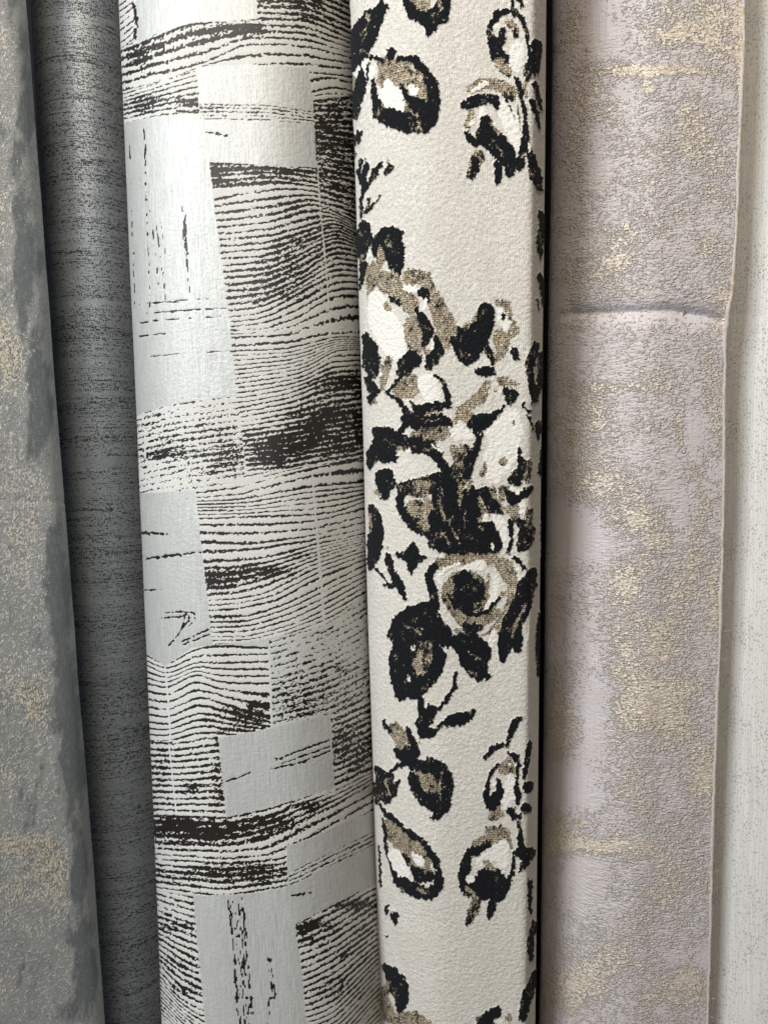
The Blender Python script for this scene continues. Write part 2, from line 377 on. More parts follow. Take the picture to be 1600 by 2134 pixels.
patch([(408, 1022), (510, 988), (760, 958), (800, 950), (800, 1225), (760, 1238), (675, 1305), (560, 1330), (443, 1345), (433, 1260), (425, 1180), (415, 1100)],
      [(-3, [(408, 985), (510, 985), (650, 955), (780, 930)]), (0, [(408, 1028), (500, 1015), (650, 975), (780, 955)]), (1, [(408, 1038), (500, 1030), (650, 992), (780, 975)]),
       (2, [(408, 1045), (500, 1041), (650, 1014), (780, 1003)]), (4, [(410, 1058), (520, 1056), (650, 1036), (780, 1018)]), (7, [(414, 1080), (650, 1073), (700, 1068), (780, 1038)]), (8, [(415, 1094), (560, 1094), (655, 1086), (780, 1055)]),
       (9, [(418, 1111), (560, 1112), (655, 1103), (780, 1070)]), (10, [(420, 1130), (540, 1133), (655, 1115), (780, 1083)]), (11, [(422, 1150), (520, 1145), (655, 1125), (780, 1096)]), (12, [(424, 1170), (500, 1168), (580, 1157), (655, 1135), (780, 1108)]),
       (16, [(428, 1228), (500, 1222), (600, 1190), (660, 1165), (780, 1125)]), (18, [(432, 1252), (500, 1248), (560, 1235), (660, 1183), (780, 1142)]), (20, [(434, 1272), (500, 1268), (580, 1250), (660, 1205), (780, 1158)]),
       (21, [(437, 1287), (520, 1284), (600, 1258), (665, 1225), (780, 1170)]), (25, [(441, 1328), (520, 1326), (600, 1305), (670, 1275), (780, 1212)]), (28, [(443, 1350), (520, 1348), (600, 1330), (675, 1305), (780, 1245)])],
      duty=.34, spk=.38, dens=[(470, 1055, 60, 12, .5), (480, 1200, 60, 16, 1.7), (560, 1190, 50, 13, 1.5), (630, 1160, 40, 10, .9), (450, 1222, 40, 14, .8), (460, 1290, 40, 10, .7), (440, 1180, 18, 40, .5), (540, 1075, 80, 5, .3),
                               (720, 985, 70, 14, .4), (500, 1005, 90, 10, -.7), (610, 1128, 60, 8, .6), (720, 1110, 60, 30, -.3), (700, 1025, 60, 12, .3)], seed=8)
mark([(650, 985, 2.2), (660, 1100, 2.4), (668, 1200, 2.4), (677, 1308, 2.2)], 1, white=True)
patch([(230, 1042), (295, 1028), (408, 1022), (415, 1100), (425, 1180), (433, 1260), (443, 1345), (345, 1390), (303, 1362), (240, 1350)], **PL)
mark([(296, 1110, 2.6), (325, 1112, 3.6), (355, 1115, 1.2)], 3); mark([(305, 1165, 2.2), (340, 1160, 3), (400, 1153, 1.6), (418, 1150, 1)], 3.2); mark([(303, 1230, 1.4), (338, 1228, .8)], 2)
mark([(346, 1277, 1.2), (375, 1275, 1.8), (405, 1277, 1.5), (406, 1293, 1.2), (392, 1305, 1)], 1.8); mark([(338, 1288, 1.2), (372, 1286, 2.4), (392, 1281, 2), (396, 1292, 1.4), (380, 1308, 1.5), (366, 1330, 1.2), (352, 1345, 1)], 1.8)
mark([(385, 1282, 2), (383, 1300, 2), (372, 1322, 1.5)], 2.2); mark([(372, 1341, 1), (405, 1325, 2), (436, 1312, 2)], 2.2); mark([(380, 1344, 1), (436, 1322, 1.5)], 1.8); mark([(390, 1365, 1.5), (435, 1348, 2)], 3)
patch([(230, 1350), (303, 1362), (345, 1388), (400, 1350), (443, 1343), (560, 1347), (567, 1517), (460, 1538), (320, 1548), (240, 1560)],
      [(0, [(240, 1350), (300, 1362), (347, 1388), (408, 1352), (450, 1347), (560, 1350)]), (2, [(240, 1368), (300, 1383), (347, 1407), (380, 1393), (408, 1379), (450, 1383), (560, 1378)]), (5, [(240, 1405), (300, 1422), (347, 1436), (408, 1402), (450, 1420), (500, 1424), (565, 1424)]),
       (8, [(240, 1455), (305, 1472), (347, 1482), (415, 1450), (480, 1472), (567, 1500)]), (10, [(240, 1490), (310, 1505), (347, 1512), (415, 1483), (480, 1500), (567, 1515)]), (13, [(240, 1540), (315, 1545), (355, 1545), (420, 1525), (500, 1532), (567, 1532)])],
      duty=.34, spk=.30, dens=[(525, 1492, 50, 22, 1.6), (545, 1470, 30, 14, .7), (470, 1478, 40, 8, .5), (500, 1522, 60, 8, .9), (430, 1500, 30, 8, .6)], seed=9)
mark([(344, 1392, 1.8), (350, 1450, 2.0), (356, 1548, 2.0)], .7, white=True)
patch([(561, 1333), (675, 1305), (760, 1240), (800, 1225), (800, 1445), (690, 1492), (567, 1517)], [(0, [(560, 1340), (680, 1300), (800, 1230)]), (14, [(565, 1520), (690, 1490), (800, 1435)])],
      duty=.07, spk=1.25, sl=10, satin=.55, dens=[(640, 1425, 90, 22, .75), (720, 1390, 60, 20, .5), (700, 1465, 90, 22, .8), (605, 1485, 60, 18, .9), (680, 1345, 120, 28, -.5), (600, 1450, 40, 20, .5)], seed=10)
mark([(561, 1345, 2), (567, 1515, 2)], .7, white=True)
patch([(240, 1560), (318, 1546), (455, 1535), (472, 1702), (325, 1697), (245, 1690)], [(0, [(240, 1560), (318, 1547), (355, 1552), (455, 1537)]), (12, [(240, 1700), (325, 1700), (470, 1706)])],
      duty=.42, spk=.6, dens=[(462, 1550, 12, 25, 1.2), (458, 1640, 18, 45, 1.2), (400, 1642, 14, 14, 1.5), (335, 1610, 15, 50, .6), (420, 1600, 20, 10, .3), (430, 1570, 20, 10, -.3)], seed=11)
mark([(352, 1550, 1.6), (368, 1700, 1.6)], .7, white=True)
patch([(455, 1540), (567, 1517), (690, 1488), (697, 1641), (472, 1703)], **PL)
for q in [[(575, 1585, 1), (620, 1566, 2), (685, 1543, 1.8)], [(588, 1591, 1), (630, 1576, 1.8), (687, 1556, 1.5)], [(600, 1598, 1), (687, 1566, 1.5)], [(565, 1603, 1.2), (600, 1595, 1.8), (640, 1587, 1)], [(470, 1629, 1.4), (500, 1620, 1.8), (525, 1608, 1.2)], [(575, 1581, 1.5), (590, 1583, 1)]]: mark(q, 1.8)
patch([(690, 1492), (800, 1445), (800, 1598), (697, 1646)], [(0, [(690, 1490), (800, 1440)]), (12, [(697, 1650), (800, 1600)])], duty=.42, spk=.9, dens=[(730, 1555, 60, 60, 1.2)], seed=12)
patch([(240, 1692), (322, 1698), (472, 1703), (560, 1685), (697, 1642), (800, 1595), (800, 1682), (720, 1714), (650, 1746), (598, 1764), (600, 1850), (530, 1862), (430, 1868), (330, 1856), (245, 1840)],
      [(0, [(240, 1690), (320, 1698), (472, 1704), (560, 1686), (697, 1640), (800, 1590)]), (4, [(240, 1745), (322, 1755), (470, 1762), (560, 1745), (640, 1705), (697, 1678), (800, 1618)]), (5, [(240, 1758), (325, 1768), (470, 1776), (560, 1768), (640, 1725), (697, 1697), (800, 1638)]),
       (6, [(240, 1770), (328, 1780), (470, 1790), (560, 1782), (640, 1748), (697, 1715), (800, 1656)]), (7, [(240, 1780), (330, 1790), (470, 1800), (590, 1790), (697, 1735), (800, 1674)]), (12, [(240, 1835), (335, 1850), (470, 1868), (600, 1845), (800, 1740)])],
      duty=.34, spk=.5, dens=[(345, 1722, 70, 30, 2.3), (450, 1735, 90, 24, 1.7), (560, 1715, 70, 20, 1.6), (640, 1680, 50, 16, 1.3), (480, 1820, 90, 22, 1.5), (565, 1820, 60, 18, 1.1), (380, 1825, 50, 14, .6), (300, 1810, 40, 30, .5)], seed=13)
patch([(597, 1764), (650, 1746), (720, 1714), (800, 1682), (800, 1832), (615, 1927), (600, 1850)], **PL)
patch([(602, 1820), (800, 1722), (800, 1750), (604, 1846)], [(0, [(602, 1820), (800, 1722)]), (3, [(604, 1846), (800, 1750)])], duty=.36, spk=.95, satin=.5, seed=14)
mark([(608, 1866, 1.5), (630, 1864, 2.6), (652, 1861, 1.2)], 3)
patch([(402, 1867), (530, 1862), (600, 1847), (615, 1925), (630, 2030), (645, 2200), (432, 2200), (410, 1950)], **PL)
patch([(245, 1840), (330, 1857), (402, 1868), (410, 1950), (420, 2050), (432, 2200), (260, 2200)], [(0, [(245, 1830), (325, 1850), (405, 1872)]), (6, [(245, 1880), (335, 1925), (410, 1955)]), (16, [(245, 1960), (340, 2040), (370, 2080), (425, 2110)]), (24, [(245, 2030), (345, 2110), (430, 2200)])],
      duty=.40, spk=.75, dens=[(370, 1930, 40, 12, .9), (360, 2010, 40, 15, .6), (390, 2060, 30, 15, .9), (350, 1890, 50, 8, -.5), (340, 2130, 60, 20, -.2)], seed=15)
patch([(615, 1927), (800, 1832), (820, 2200), (645, 2200), (630, 2030)], [(0, [(613, 1925), (700, 1885), (800, 1830)]), (3, [(615, 1965), (700, 1930), (800, 1862)]), (7, [(625, 2022), (700, 1985), (800, 1915)]), (14, [(640, 2110), (700, 2085), (800, 1985)]), (22, [(645, 2200), (700, 2180), (800, 2070)])],
      duty=.36, spk=.45, dens=[(645, 1932, 50, 18, 2), (720, 1885, 60, 13, 1.6), (640, 1960, 35, 10, .8), (720, 1990, 60, 20, .5), (700, 2060, 50, 30, .7), (760, 1950, 30, 60, .4)], seed=16)
# dotted upright streaks in the plain panels
for (x0, y0, x1, y1, r_, rg, sd) in [(300, 265, 313, 640, 0.2, 2.6, 1), (309, 400, 335, 630, -.4, 2.6, 2), (322, 440, 347, 640, -.1, 2.6, 3), (333, 455, 350, 560, -.3, 2.6, 4), (381, 430, 389, 530, 1.6, 3.4, 5), (388, 530, 398, 620, .9, 3.2, 6), (384, 450, 386, 500, 2.2, 3, 7), (303, 300, 303, 420, -.5, 2.8, 17),
                                     (478, 1873, 500, 2140, 1.5, 4.4, 8), (487, 1873, 511, 2140, .6, 4, 9), (497, 1873, 520, 2140, .9, 4.2, 10), (505, 1873, 528, 2140, 1.4, 4.4, 11), (492, 1880, 515, 2140, 0., 4, 12), (563, 2000, 570, 2080, 2.4, 4.5, 13), (566, 2050, 556, 2150, 1.2, 4, 14), (556, 1960, 562, 2005, -.6, 3.5, 15), (274, 440, 282, 660, -1.0, 4.2, 16), (270, 300, 276, 470, -1.8, 4.2, 18)]:
    I = bbox(min(x0, x1), max(x0, x1), y0, y1, 12); x, y = X[I], Y[I]
    d = sdstroke(x, y, [(x0, y0, r_), (x1, y1, r_)]) + rg * vn(x / 2.6, y / 8, 70 + sd) + 1.2 * vn(x / 6, y / 22, 90 + sd)
    blk[I] = np.maximum(blk[I], sm(.8, -.8, d))
for yy, k in [(634, 0), (655, 1), (672, -.3), (700, -.6), (745, -1)]:
    I = bbox(290, 492, yy - 16, yy + 8, 0); x, y = X[I], Y[I]
    g = yy - 12 * np.sin((x - 290) / 202 * 1.6)
    d = np.abs(y - g) - .3 - k * .4 + 2.6 * vn(x / 9, y / 2.5, 33) + 1.5 * vn(x / 30, y / 9, 34)
    blk[I] = np.maximum(blk[I], sm(.7, -.7, d))
strand = fbm(R3.s / 1.1, R3.t / 22, 90, 2)
disp = -0.16 * blk * 1.0 + 0.10 * vn(R3.s / 0.7, R3.t / 0.9, 91) * (1 - blk) + 0.05 * strand * sat
m = NT('printed_upholstery')
kb = m.attr('blk'); st_ = m.attr('satin')
gr = m.noise(.55, .55, 2); gr2 = m.noise(.5, 14, 3, off=4); gr3 = m.noise(30, 40, 2, off=8)
cloudy = m.step(gr3, .35, .65)
sat_c = m.mix(m.step(gr2, .3, .7), (.40, .42, .41), (.54, .56, .548))
sat_c = m.mix(m.math('MULTIPLY', cloudy, .35), sat_c, (.47, .47, .465))
pile_c = m.mix(m.step(gr, .35, .7), (.44, .445, .425), (.68, .685, .66))
base = m.mix(st_, pile_c, sat_c)
kk = m.step(m.math('ADD', kb, m.math('MULTIPLY', m.math('SUBTRACT', gr, .5), .5)), .32, .62)
blkc = m.mix(gr, (.004, .0035, .003), (.022, .018, .014))
col = m.mix(kk, base, blkc)
wv = m.wave(.55, 'X', 1.0)
hh = m.math('ADD', m.math('MULTIPLY', gr, 1.0), m.math('ADD', m.math('MULTIPLY', wv, .25), m.math('MULTIPLY', gr2, .8)))
nb = m.bump(hh, .22, .9)
rough = m.math('ADD', m.math('MULTIPLY', st_, -.20), .60)
metal = m.math('MULTIPLY', m.math('MULTIPLY', st_, .2), m.math('SUBTRACT', 1.0, kk))
m3 = m.out(col, m.math('ADD', rough, m.math('MULTIPLY', kk, -.20)), metal, nb, sheen=.0, spec=m.math('SUBTRACT', .5, m.math('MULTIPLY', kk, .12)))
o3, _ = finish(R3, 'fabric_roll', {'blk': blk, 'satin': sat}, m3, disp)
tag(o3, 'thick roll of silvery fabric printed with black wood grain lines in rectangular patches')

# ================================================================== ROLL 4: floral velvet
R4 = make_roll(731, 793, 1141, 1117, 0.445, 320, 1320, next_=110, cuts=[(-90, 1), (-62, .985), (-40, .93), (-18, .885), (3, 0.845), (72, 1.0), (90, 0.965)], sig=(0.13, 0.034), seed=4, lump=.006, base=1.2)
X, Y = R4.X, R4.Y
Y = np.where(Y > 2200, np.mod(Y - 2200, 1525) + 675, np.where(Y < -60, 1465 - np.mod(-60 - Y, 1525), Y))
ov = np.where(X > 1160, 1 + np.floor((X - 1160) / 400), np.where(X < 728, np.floor((X - 728) / 400), 0)); X = X - 400 * ov; Y = np.where(ov != 0, np.mod(Y + 730 * ov, 1525) + 300, Y)
Wx = X + 2.4 * vn(X / 7, Y / 6, 101) + 1.5 * vn(X / 2.4, Y / 2.3, 102); Wy = Y + 3.2 * vn(X / 4.2, Y / 9, 103) + 3.0 * vn(X / 2.4, Y / 7, 104)
K = np.zeros(X.shape); T = np.zeros(X.shape); Wh = np.zeros(X.shape)
mixn = .8 * vn(X / 4.2, Y / 7, 105) + .7 * vn(X / 2.2, Y / 3.0, 106) + .8 * vn(X / 15, Y / 18, 107)
mix2 = .7 * vn(X / 7, Y / 13, 108) + .6 * vn(X / 3, Y / 6, 109)
OFF = {'A': 0, 'B': 500, 'C': 1000, 'D': 1500}
def paint(kind, tile, pts):
    P = [(700 + x / 3.2, OFF[tile] + y / 3.2, r / 3.2 * (1.10 if kind == 'K' else 1.0)) for x, y, r in pts]
    xs = [p[0] for p in P]; ys = [p[1] for p in P]; rm = max(p[2] for p in P) + 8
    I = np.nonzero((X > min(xs) - rm) & (X < max(xs) + rm) & (Y > min(ys) - rm) & (Y < max(ys) + rm))
    a = sm(1.9, -1.9, sdstroke(Wx[I], Wy[I], P)); mx = mixn[I]
    if kind == 'M': kf = np.clip(.52 + .32 * mx, 0, 1)
    elif kind == 'T': kf = np.clip(.30 + .24 * mx, 0, 1)
    elif kind == 'K': kf = np.clip(1.0 - .50 * sm(.35, 1.15, -mx), 0, 1)
    else: kf = 0
    cf = .22 * sm(-.2, .9, mix2[I]) * (kind in 'TM') * 2.2
    ka, ta, wa = (a * kf, a * (1 - kf) * (1 - cf), 0) if kind != 'W' else (0, 0, a)
    K[I] = K[I] * (1 - a) + ka; T[I] = T[I] * (1 - a) + ta; Wh[I] = Wh[I] * (1 - a) + wa
FLORAL = '''
K A 320 50 30,240 130 65,190 230 85,160 340 60,140 420 40
K A 150 480 45,150 600 50,130 720 35,130 780 20
K A 310 -10 12,280 60 14
T A 215 95 12,210 130 8
T A 110 520 25,100 600 22
W A 150 455 12,130 500 14
K A 480 0 35,520 90 42,600 120 50,690 100 60,720 10 45
K A 630 190 42,620 225 22
T A 530 0 35,590 60 26,600 20 30
T A 700 70 14,690 20 20
T A 330 430 60,400 520 130,480 640 140
W A 350 560 30,370 640 80,410 700 55
W A 520 610 32,505 590 25
W A 200 430 25,215 520 12,240 470 25
K A 210 380 14,280 390 16,310 405 12
K A 370 350 30,360 375 25
K A 430 385 18,520 400 28,590 480 30,640 560 38,655 680 38,630 800 45,610 870 18
K A 250 540 14,260 650 22,300 760 48,400 800 60,500 830 58,590 840 45
K A 520 690 36,600 740 60,650 720 40
K A 440 575 12,470 650 18,520 690 26
M A 470 470 22,560 500 20
T A 535 760 12,560 850 14
K A 215 430 8,215 540 8
K A 1150 75 14,1080 90 22,1030 170 20,1020 230 20,1060 300 42,1080 380 42,1130 440 28,1150 500 14
W A 1210 330 50,1200 440 45
W A 1070 180 26
T A 1160 150 32,1200 210 25
T A 1090 420 38,1140 470 32
K A 1110 200 18,1100 270 32
K A 1135 370 20,1135 400 16
K A 1190 190 8,1200 240 14
K A 1170 40 10,1190 80 22,1240 130 14,1270 220 14,1280 320 10,1300 400 12,1270 440 14,1255 500 10
K A 1165 -10 9,1175 40 8
K A 1215 -10 14,1240 40 10
K A 1335 290 28,1330 400 32,1320 480 24
K A 1320 560 18,1345 650 14,1365 730 8
K A 1305 680 20,1335 770 14,1350 860 8
K A 1300 340 8,1290 480 14,1240 640 8,1260 800 16,1265 920 22,1230 1000 14
K A 1200 520 16,1230 620 14,1265 760 10
T A 1255 550 14,1270 640 10
T A 900 590 38,1000 550 42,1100 570 42,1180 620 35
W A 1000 545 16,920 600 14
W A 1130 740 50,1170 830 60,1190 920 35,1200 1000 15
K A 865 700 30,920 680 42,1000 660 30,1060 660 30,1070 710 20
T A 900 760 30,880 830 32
W A 905 820 18
W A 985 740 28,960 780 12
K A 870 890 14,920 950 28
K A 1000 800 32,1000 900 70,1070 960 68,1130 1030 58,1160 1090 40
T A 1030 820 12,1080 880 14
M A 1130 620 30,1180 660 20
K A 1130 660 6,1170 740 5,1190 800 4
K A 1210 700 5,1225 860 5
M A 950 1040 42,920 1100 46,890 1170 24
K A 925 1060 18,930 1140 24,900 1190 12
K A 1080 1090 28,1080 1170 26,1070 1235 10
K A 1160 1100 34,1160 1150 30
K A 1245 960 16,1235 1040 20,1220 1100 34,1215 1120 24
T A 1238 1050 9
K A 1260 930 20,1300 1050 25,1330 1180 38,1360 1270 18
K A 1300 1180 20
W A 1285 960 9,1290 1010 7
K A 155 890 20,150 940 16
K A 125 900 6,130 1050 5
K A 170 1080 14,155 1150 14,170 1230 12
K A 205 1110 16,190 1180 18,190 1260 14,170 1340 12,170 1450 10
K A 300 1090 12,260 1160 26,220 1230 12,190 1290 8
K A 365 1110 22,340 1150 25
T A 350 1070 14
K A 200 1050 5,210 1090 8
K A 225 1320 8,215 1390 14,190 1430 10
K A 300 1310 5,250 1370 8,210 1420 6
K A 190 1500 35,190 1580 52,180 1680 48
K A 330 1560 42,390 1570 55,340 1610 70,380 1680 68
K A 270 1600 22,265 1700 20
W A 225 1640 8,215 1720 10
K A 1360 1420 18,1375 1500 20,1360 1600 25,1350 1680 12
K B 350 20 60,385 60 72,400 150 52,410 215 26
K B 185 40 38,180 90 26
T B 175 110 14,165 150 12
K B 190 170 26,175 260 16,165 330 10
T B 300 80 26,300 140 26,250 200 45,230 300 35,225 380 20
T B 350 280 88,400 340 60,480 400 60,500 440 60
T B 500 250 60,590 250 48,620 330 45,680 450 60,720 540 72,760 600 50,700 640 50
W B 350 200 12
W B 470 325 20,530 335 20
K B 580 350 32,610 380 20,600 440 8
W B 600 400 14,590 450 14
K B 370 390 16,420 420 16
W B 270 400 55,300 520 92,360 640 98,400 740 68
T B 340 440 26,370 460 12
T B 510 560 58,510 650 58,530 730 42
K B 540 470 16,580 530 32,610 610 38,600 660 28,580 720 12
T B 600 740 28
W B 650 680 14,640 760 12
K B 660 650 12,690 740 32,640 800 42,620 840 28
K B 490 760 24,540 800 36,470 830 55,450 880 42
T B 740 640 38,740 720 20
K B 200 640 25,230 720 48,240 820 58,250 890 38
T B 300 850 9,290 800 7
K B 210 930 20,240 980 34,280 1010 18,230 1060 24,240 1085 12
T B 350 800 28,320 920 30,310 990 20
T B 260 1080 22
W B 300 900 12
T B 430 980 60,500 960 68,400 1040 30,530 1020 28
W B 610 960 66,640 1040 60
K B 450 890 12,400 950 10,340 1020 12,400 1060 12,450 1110 16,480 1150 24
K B 500 1080 9,530 1130 12
K B 660 900 12,720 960 16,745 1040 18,750 1110 20
T B 880 590 40,920 560 28,960 470 24
K B 1000 470 50,990 560 55,930 650 78,880 740 80,870 800 36
K B 830 650 34,820 580 12
K B 780 660 20,810 740 24
T B 1080 420 25,1140 430 30,1160 520 20,1190 600 38,1100 640 58,1110 720 48,1080 790 28
W B 1090 480 24,1130 560 34,1130 600 16
K B 1110 500 14,1110 525 10
K B 1190 740 24,1205 790 18
M B 1010 730 30,1040 790 28
K B 1000 690 20,1045 820 16
K B 1035 880 32,980 880 30,940 870 18
W B 1000 820 16
T B 1010 960 24,960 1050 45,900 1100 38,840 1130 24
T B 1100 940 34,1215 965 14
K B 1130 1010 28,1180 1030 34,1160 1070 30
T B 1060 1010 14
K B 1250 1090 10,1240 1110 10,1290 1140 8
K B 1270 1160 8,1310 1250 8
K B 560 1130 28,640 1120 38,720 1105 24
K B 480 1200 42,560 1200 58,650 1190 52,730 1210 32,770 1230 10
T B 600 1160 14,680 1150 12
K B 420 1280 12,460 1240 24
T B 540 1300 40,640 1300 55,720 1290 45
T B 840 1140 48,900 1190 28,800 1200 30
W B 820 1220 14,860 1230 12
W B 820 1290 55,890 1310 28
K B 900 1230 26,950 1220 56,1020 1190 34,1090 1140 14,1120 1110 8
K B 930 1280 18,960 1300 20
M B 860 1420 60,850 1500 70,820 1560 80
K B 960 1310 18,930 1400 26,890 1480 36,880 1560 28
K B 290 1290 42,350 1280 32,400 1330 46,310 1370 66,250 1440 46,225 1510 16
K B 430 1350 50,520 1370 46,600 1390 36,670 1440 32,720 1510 30,760 1545 14
K B 370 1440 44,320 1450 38
W B 475 1410 10,500 1400 7
W B 410 1435 9
T B 375 1330 8
K B 500 1320 8,640 1350 12,700 1420 14
W B 640 1365 7,700 1410 8
K B 330 1590 60,360 1620 42
T B 280 1680 24
K B 440 1650 34,560 1620 32,680 1590 36,740 1560 22
T B 640 1640 26,560 1680 20
W B 1080 1290 80,1130 1380 110,1080 1480 100,1050 1560 60
W B 1160 1200 70,1200 1280 50
T B 1110 1480 32
T B 980 1560 26,990 1500 16
K B 1180 1220 7
K B 1220 1380 7,1220 1440 14,1250 1520 38,1190 1600 42
M B 1285 1490 26,1270 1600 26
K B 1330 690 20,1290 820 30,1310 950 32,1320 1070 24
K B 1360 760 18,1365 900 22,1340 1050 14
W B 1320 850 8,1330 960 6
K B 1350 1230 26,1345 1310 14
K B 1355 240 16,1380 330 24,1395 450 16
K B 1345 400 6,1350 460 6
K B 1365 60 16,1360 120 8
K B 1380 1400 20,1370 1560 26
K C 330 40 56,330 90 28
T C 275 80 20
K C 300 120 12,340 130 12
K C 240 180 24,270 250 38,270 350 48,260 450 48,240 560 28,225 600 12
T C 228 230 12,235 330 8
M C 460 70 46,560 60 56,650 50 46
K C 430 110 26,430 180 28,480 250 38,540 320 34,600 350 28
M C 530 180 60,600 260 66,640 330 40
T C 510 170 30,570 230 34,610 300 26
K C 740 80 88,740 190 98,720 300 90,680 400 66,760 420 78,860 430 78,960 420 86,1040 410 76,1060 360 52,990 310 46
K C 900 100 56,900 230 66,880 330 56
K C 1000 90 46,1050 180 42,1090 220 28
T C 830 40 22,825 160 10
T C 750 270 8,800 380 7,830 420 6
T C 950 110 10,970 180 16,1000 230 26,960 260 18
T C 1050 50 12,1085 150 8,1110 200 10
W C 1000 240 14,990 275 10
T C 960 310 10,980 330 8
W C 1045 430 12,1045 460 8
M C 1110 60 30,1110 130 18
K C 1140 60 22,1180 130 36,1230 110 26,1290 60 22
W C 1175 60 18,1215 90 10
T C 1130 190 20,1200 210 42,1180 260 28
W C 1240 150 18,1245 210 26
W C 1080 260 36,1110 340 28,1130 440 14
K C 1160 280 16,1170 400 12,1150 480 16
W C 1185 370 11
K C 1230 290 32,1280 330 46,1250 420 48,1230 455 24
M C 1285 220 32,1280 300 26
T C 1250 420 10
K C 515 440 26,510 520 50,500 590 24,500 625 7
K C 410 500 12,470 510 32
K C 600 515 7,550 530 24
K C 345 500 16,360 550 28,370 610 18,410 670 32,440 740 22,470 800 9
K C 345 455 7
K C 270 590 12,310 640 9,350 690 8
K C 320 705 9,370 700 18
T C 700 560 48,780 530 38,900 530 38,1050 530 42,1130 580 52,1180 700 44,1180 820 44,1130 930 48,1060 1000 38
M C 860 760 160,900 850 140
K C 650 580 28,620 640 24,645 740 30,660 850 30
W C 820 560 12,720 600 16,690 660 14,700 700 9
W C 960 570 42,900 580 20,840 600 10
T C 760 660 22,740 760 20,790 850 20
K C 860 690 64,880 790 84,930 740 56,860 640 34
W C 1070 670 22,1060 780 26,1010 850 26
T C 1020 640 14,1000 780 12
T C 1120 760 26
T C 800 880 44,860 940 50,980 940 44,1060 880 36
K C 740 760 8,800 850 10,900 900 12,1000 880 12,1090 780 10
K C 860 980 22,900 990 30,960 985 22
T C 800 1000 20,870 1030 8,960 1040 9,1060 1010 13
K C 1190 520 18,1210 540 18,1260 590 12
K C 1300 620 32,1260 720 56,1240 830 58,1190 930 66,1140 1040 56,1120 1130 42,1110 1200 22
K C 1200 1060 46,1210 1130 24
K C 1320 700 22
T C 1260 830 10,1200 950 12,1170 1050 9
W C 1220 600 13,1215 660 8
W C 1310 830 7,1290 960 7,1270 1100 8
K C 600 860 48,520 890 56,440 960 66,380 1030 36,500 1010 88,620 960 88,700 1020 66,730 1080 36
K C 440 1090 56,420 1200 60,420 1320 54,440 1420 46,440 1460 22
K C 520 1400 56,600 1340 50,660 1260 50,700 1180 38,600 1100 70
K C 520 1200 60,560 1300 60
M C 570 1230 62,600 1110 44
T C 570 1270 28,540 1190 18
K C 820 1080 54,880 1100 86,940 1150 86,880 1200 56,940 1260 66,960 1300 42
K C 1000 1310 26
T C 930 1300 16,880 1275 8
W C 1060 1010 16,1040 1070 26,1040 1110 10
K C 800 1280 12,790 1380 14,740 1460 16,690 1530 14
K C 560 1440 18,570 1550 24,580 1650 38,610 1700 28
K C 640 1530 32,600 1600 46
K C 690 1640 12,760 1610 38,830 1590 42,890 1570 28,915 1545 16
K C 1235 1585 12,1190 1620 20,1160 1690 20
K C 1380 300 22,1390 500 18
K C 1370 900 26,1350 1100 24,1360 1300 22
K D 560 20 28,590 90 38
K D 690 60 10,640 80 26
T D 390 60 46,440 140 56,460 200 46
K D 320 20 16,360 70 14
K D 480 60 16,510 140 18,540 230 24
K D 470 220 42,510 270 32,420 300 16,370 340 12
T D 560 150 14
K D 400 200 20,430 240 26
M D 620 400 95,650 470 80
K D 520 310 32,620 300 44,690 320 46,730 390 46,740 480 38,720 570 38,670 640 28,640 655 10
K D 510 380 30,540 460 36,600 530 48,680 560 58
T D 570 360 24,600 460 20
K D 280 330 22,330 400 56,310 480 52,340 530 32,370 480 36,420 410 10
K D 270 440 22,280 540 18
T D 350 690 32,400 760 66,480 850 84,560 930 84
K D 290 570 8,340 630 14,400 670 14,440 710 14
K D 450 730 14,530 780 22,580 810 18,620 870 18,670 940 22,690 1020 20,680 1110 32,620 1160 38,560 1150 42,480 1110 48,420 1060 38,370 960 16,340 860 12,330 760 10,310 650 7
W D 390 900 42,440 990 48,470 1030 24
W D 560 950 32,520 900 14
K D 450 890 9,500 980 14,560 1040 42,620 1040 38
T D 540 1120 10,600 1160 10
T D 640 1010 12,600 980 14
K D 1200 20 16,1170 80 22,1140 170 12
K D 1110 170 14,1050 190 24,1010 230 16,985 265 7
T D 1060 210 10
W D 1170 420 42,1150 510 48,1130 560 24
T D 1130 320 52,1150 270 22,1190 340 20
K D 1150 220 14,1200 250 20,1220 300 12,1200 400 9,1210 480 22,1210 560 12
K D 1080 290 9,1030 360 14,1010 430 16,1000 510 22,1045 560 44,1090 480 28,1080 400 14
W D 1050 420 20
W D 1160 300 10
T D 1040 640 32,1090 630 28,1080 590 18
K D 1160 610 26,1180 650 18,1220 640 18
T D 1190 590 12
K D 1285 150 13,1270 280 18,1250 390 12
K D 1280 450 34
K D 1265 590 34
K D 1215 680 12,1230 830 18,1240 880 42,1300 880 28,1250 960 26,1220 1010 8
M D 1010 730 22,1080 740 32,1100 720 22
T D 950 840 48,1050 790 48,1130 740 28,1170 850 13
W D 960 950 26,1040 900 50,1110 860 50,1110 960 40
K D 880 900 24,860 980 38,850 1060 34,880 1150 34,960 1120 78,1050 1090 86,1110 1110 46,1080 1180 36
K D 900 880 28,980 850 22,1020 820 22
K D 990 1040 46,1060 1040 42
W D 890 1060 26
T D 1010 960 30,1050 1000 16
T D 870 1110 12,930 1170 14
K D 1185 880 9,1180 1000 13,1150 1080 13
M D 940 1200 32,910 1290 38,870 1370 10
K D 1050 1190 18,1035 1260 28,1015 1320 9
K D 1290 1080 18,1290 1200 14,1290 1280 8
K D 1320 1350 18,1290 1470 22,1300 1600 14
K D 1330 1700 26,1270 1850 32,1240 1990 26
K D 345 1250 18,340 1280 16
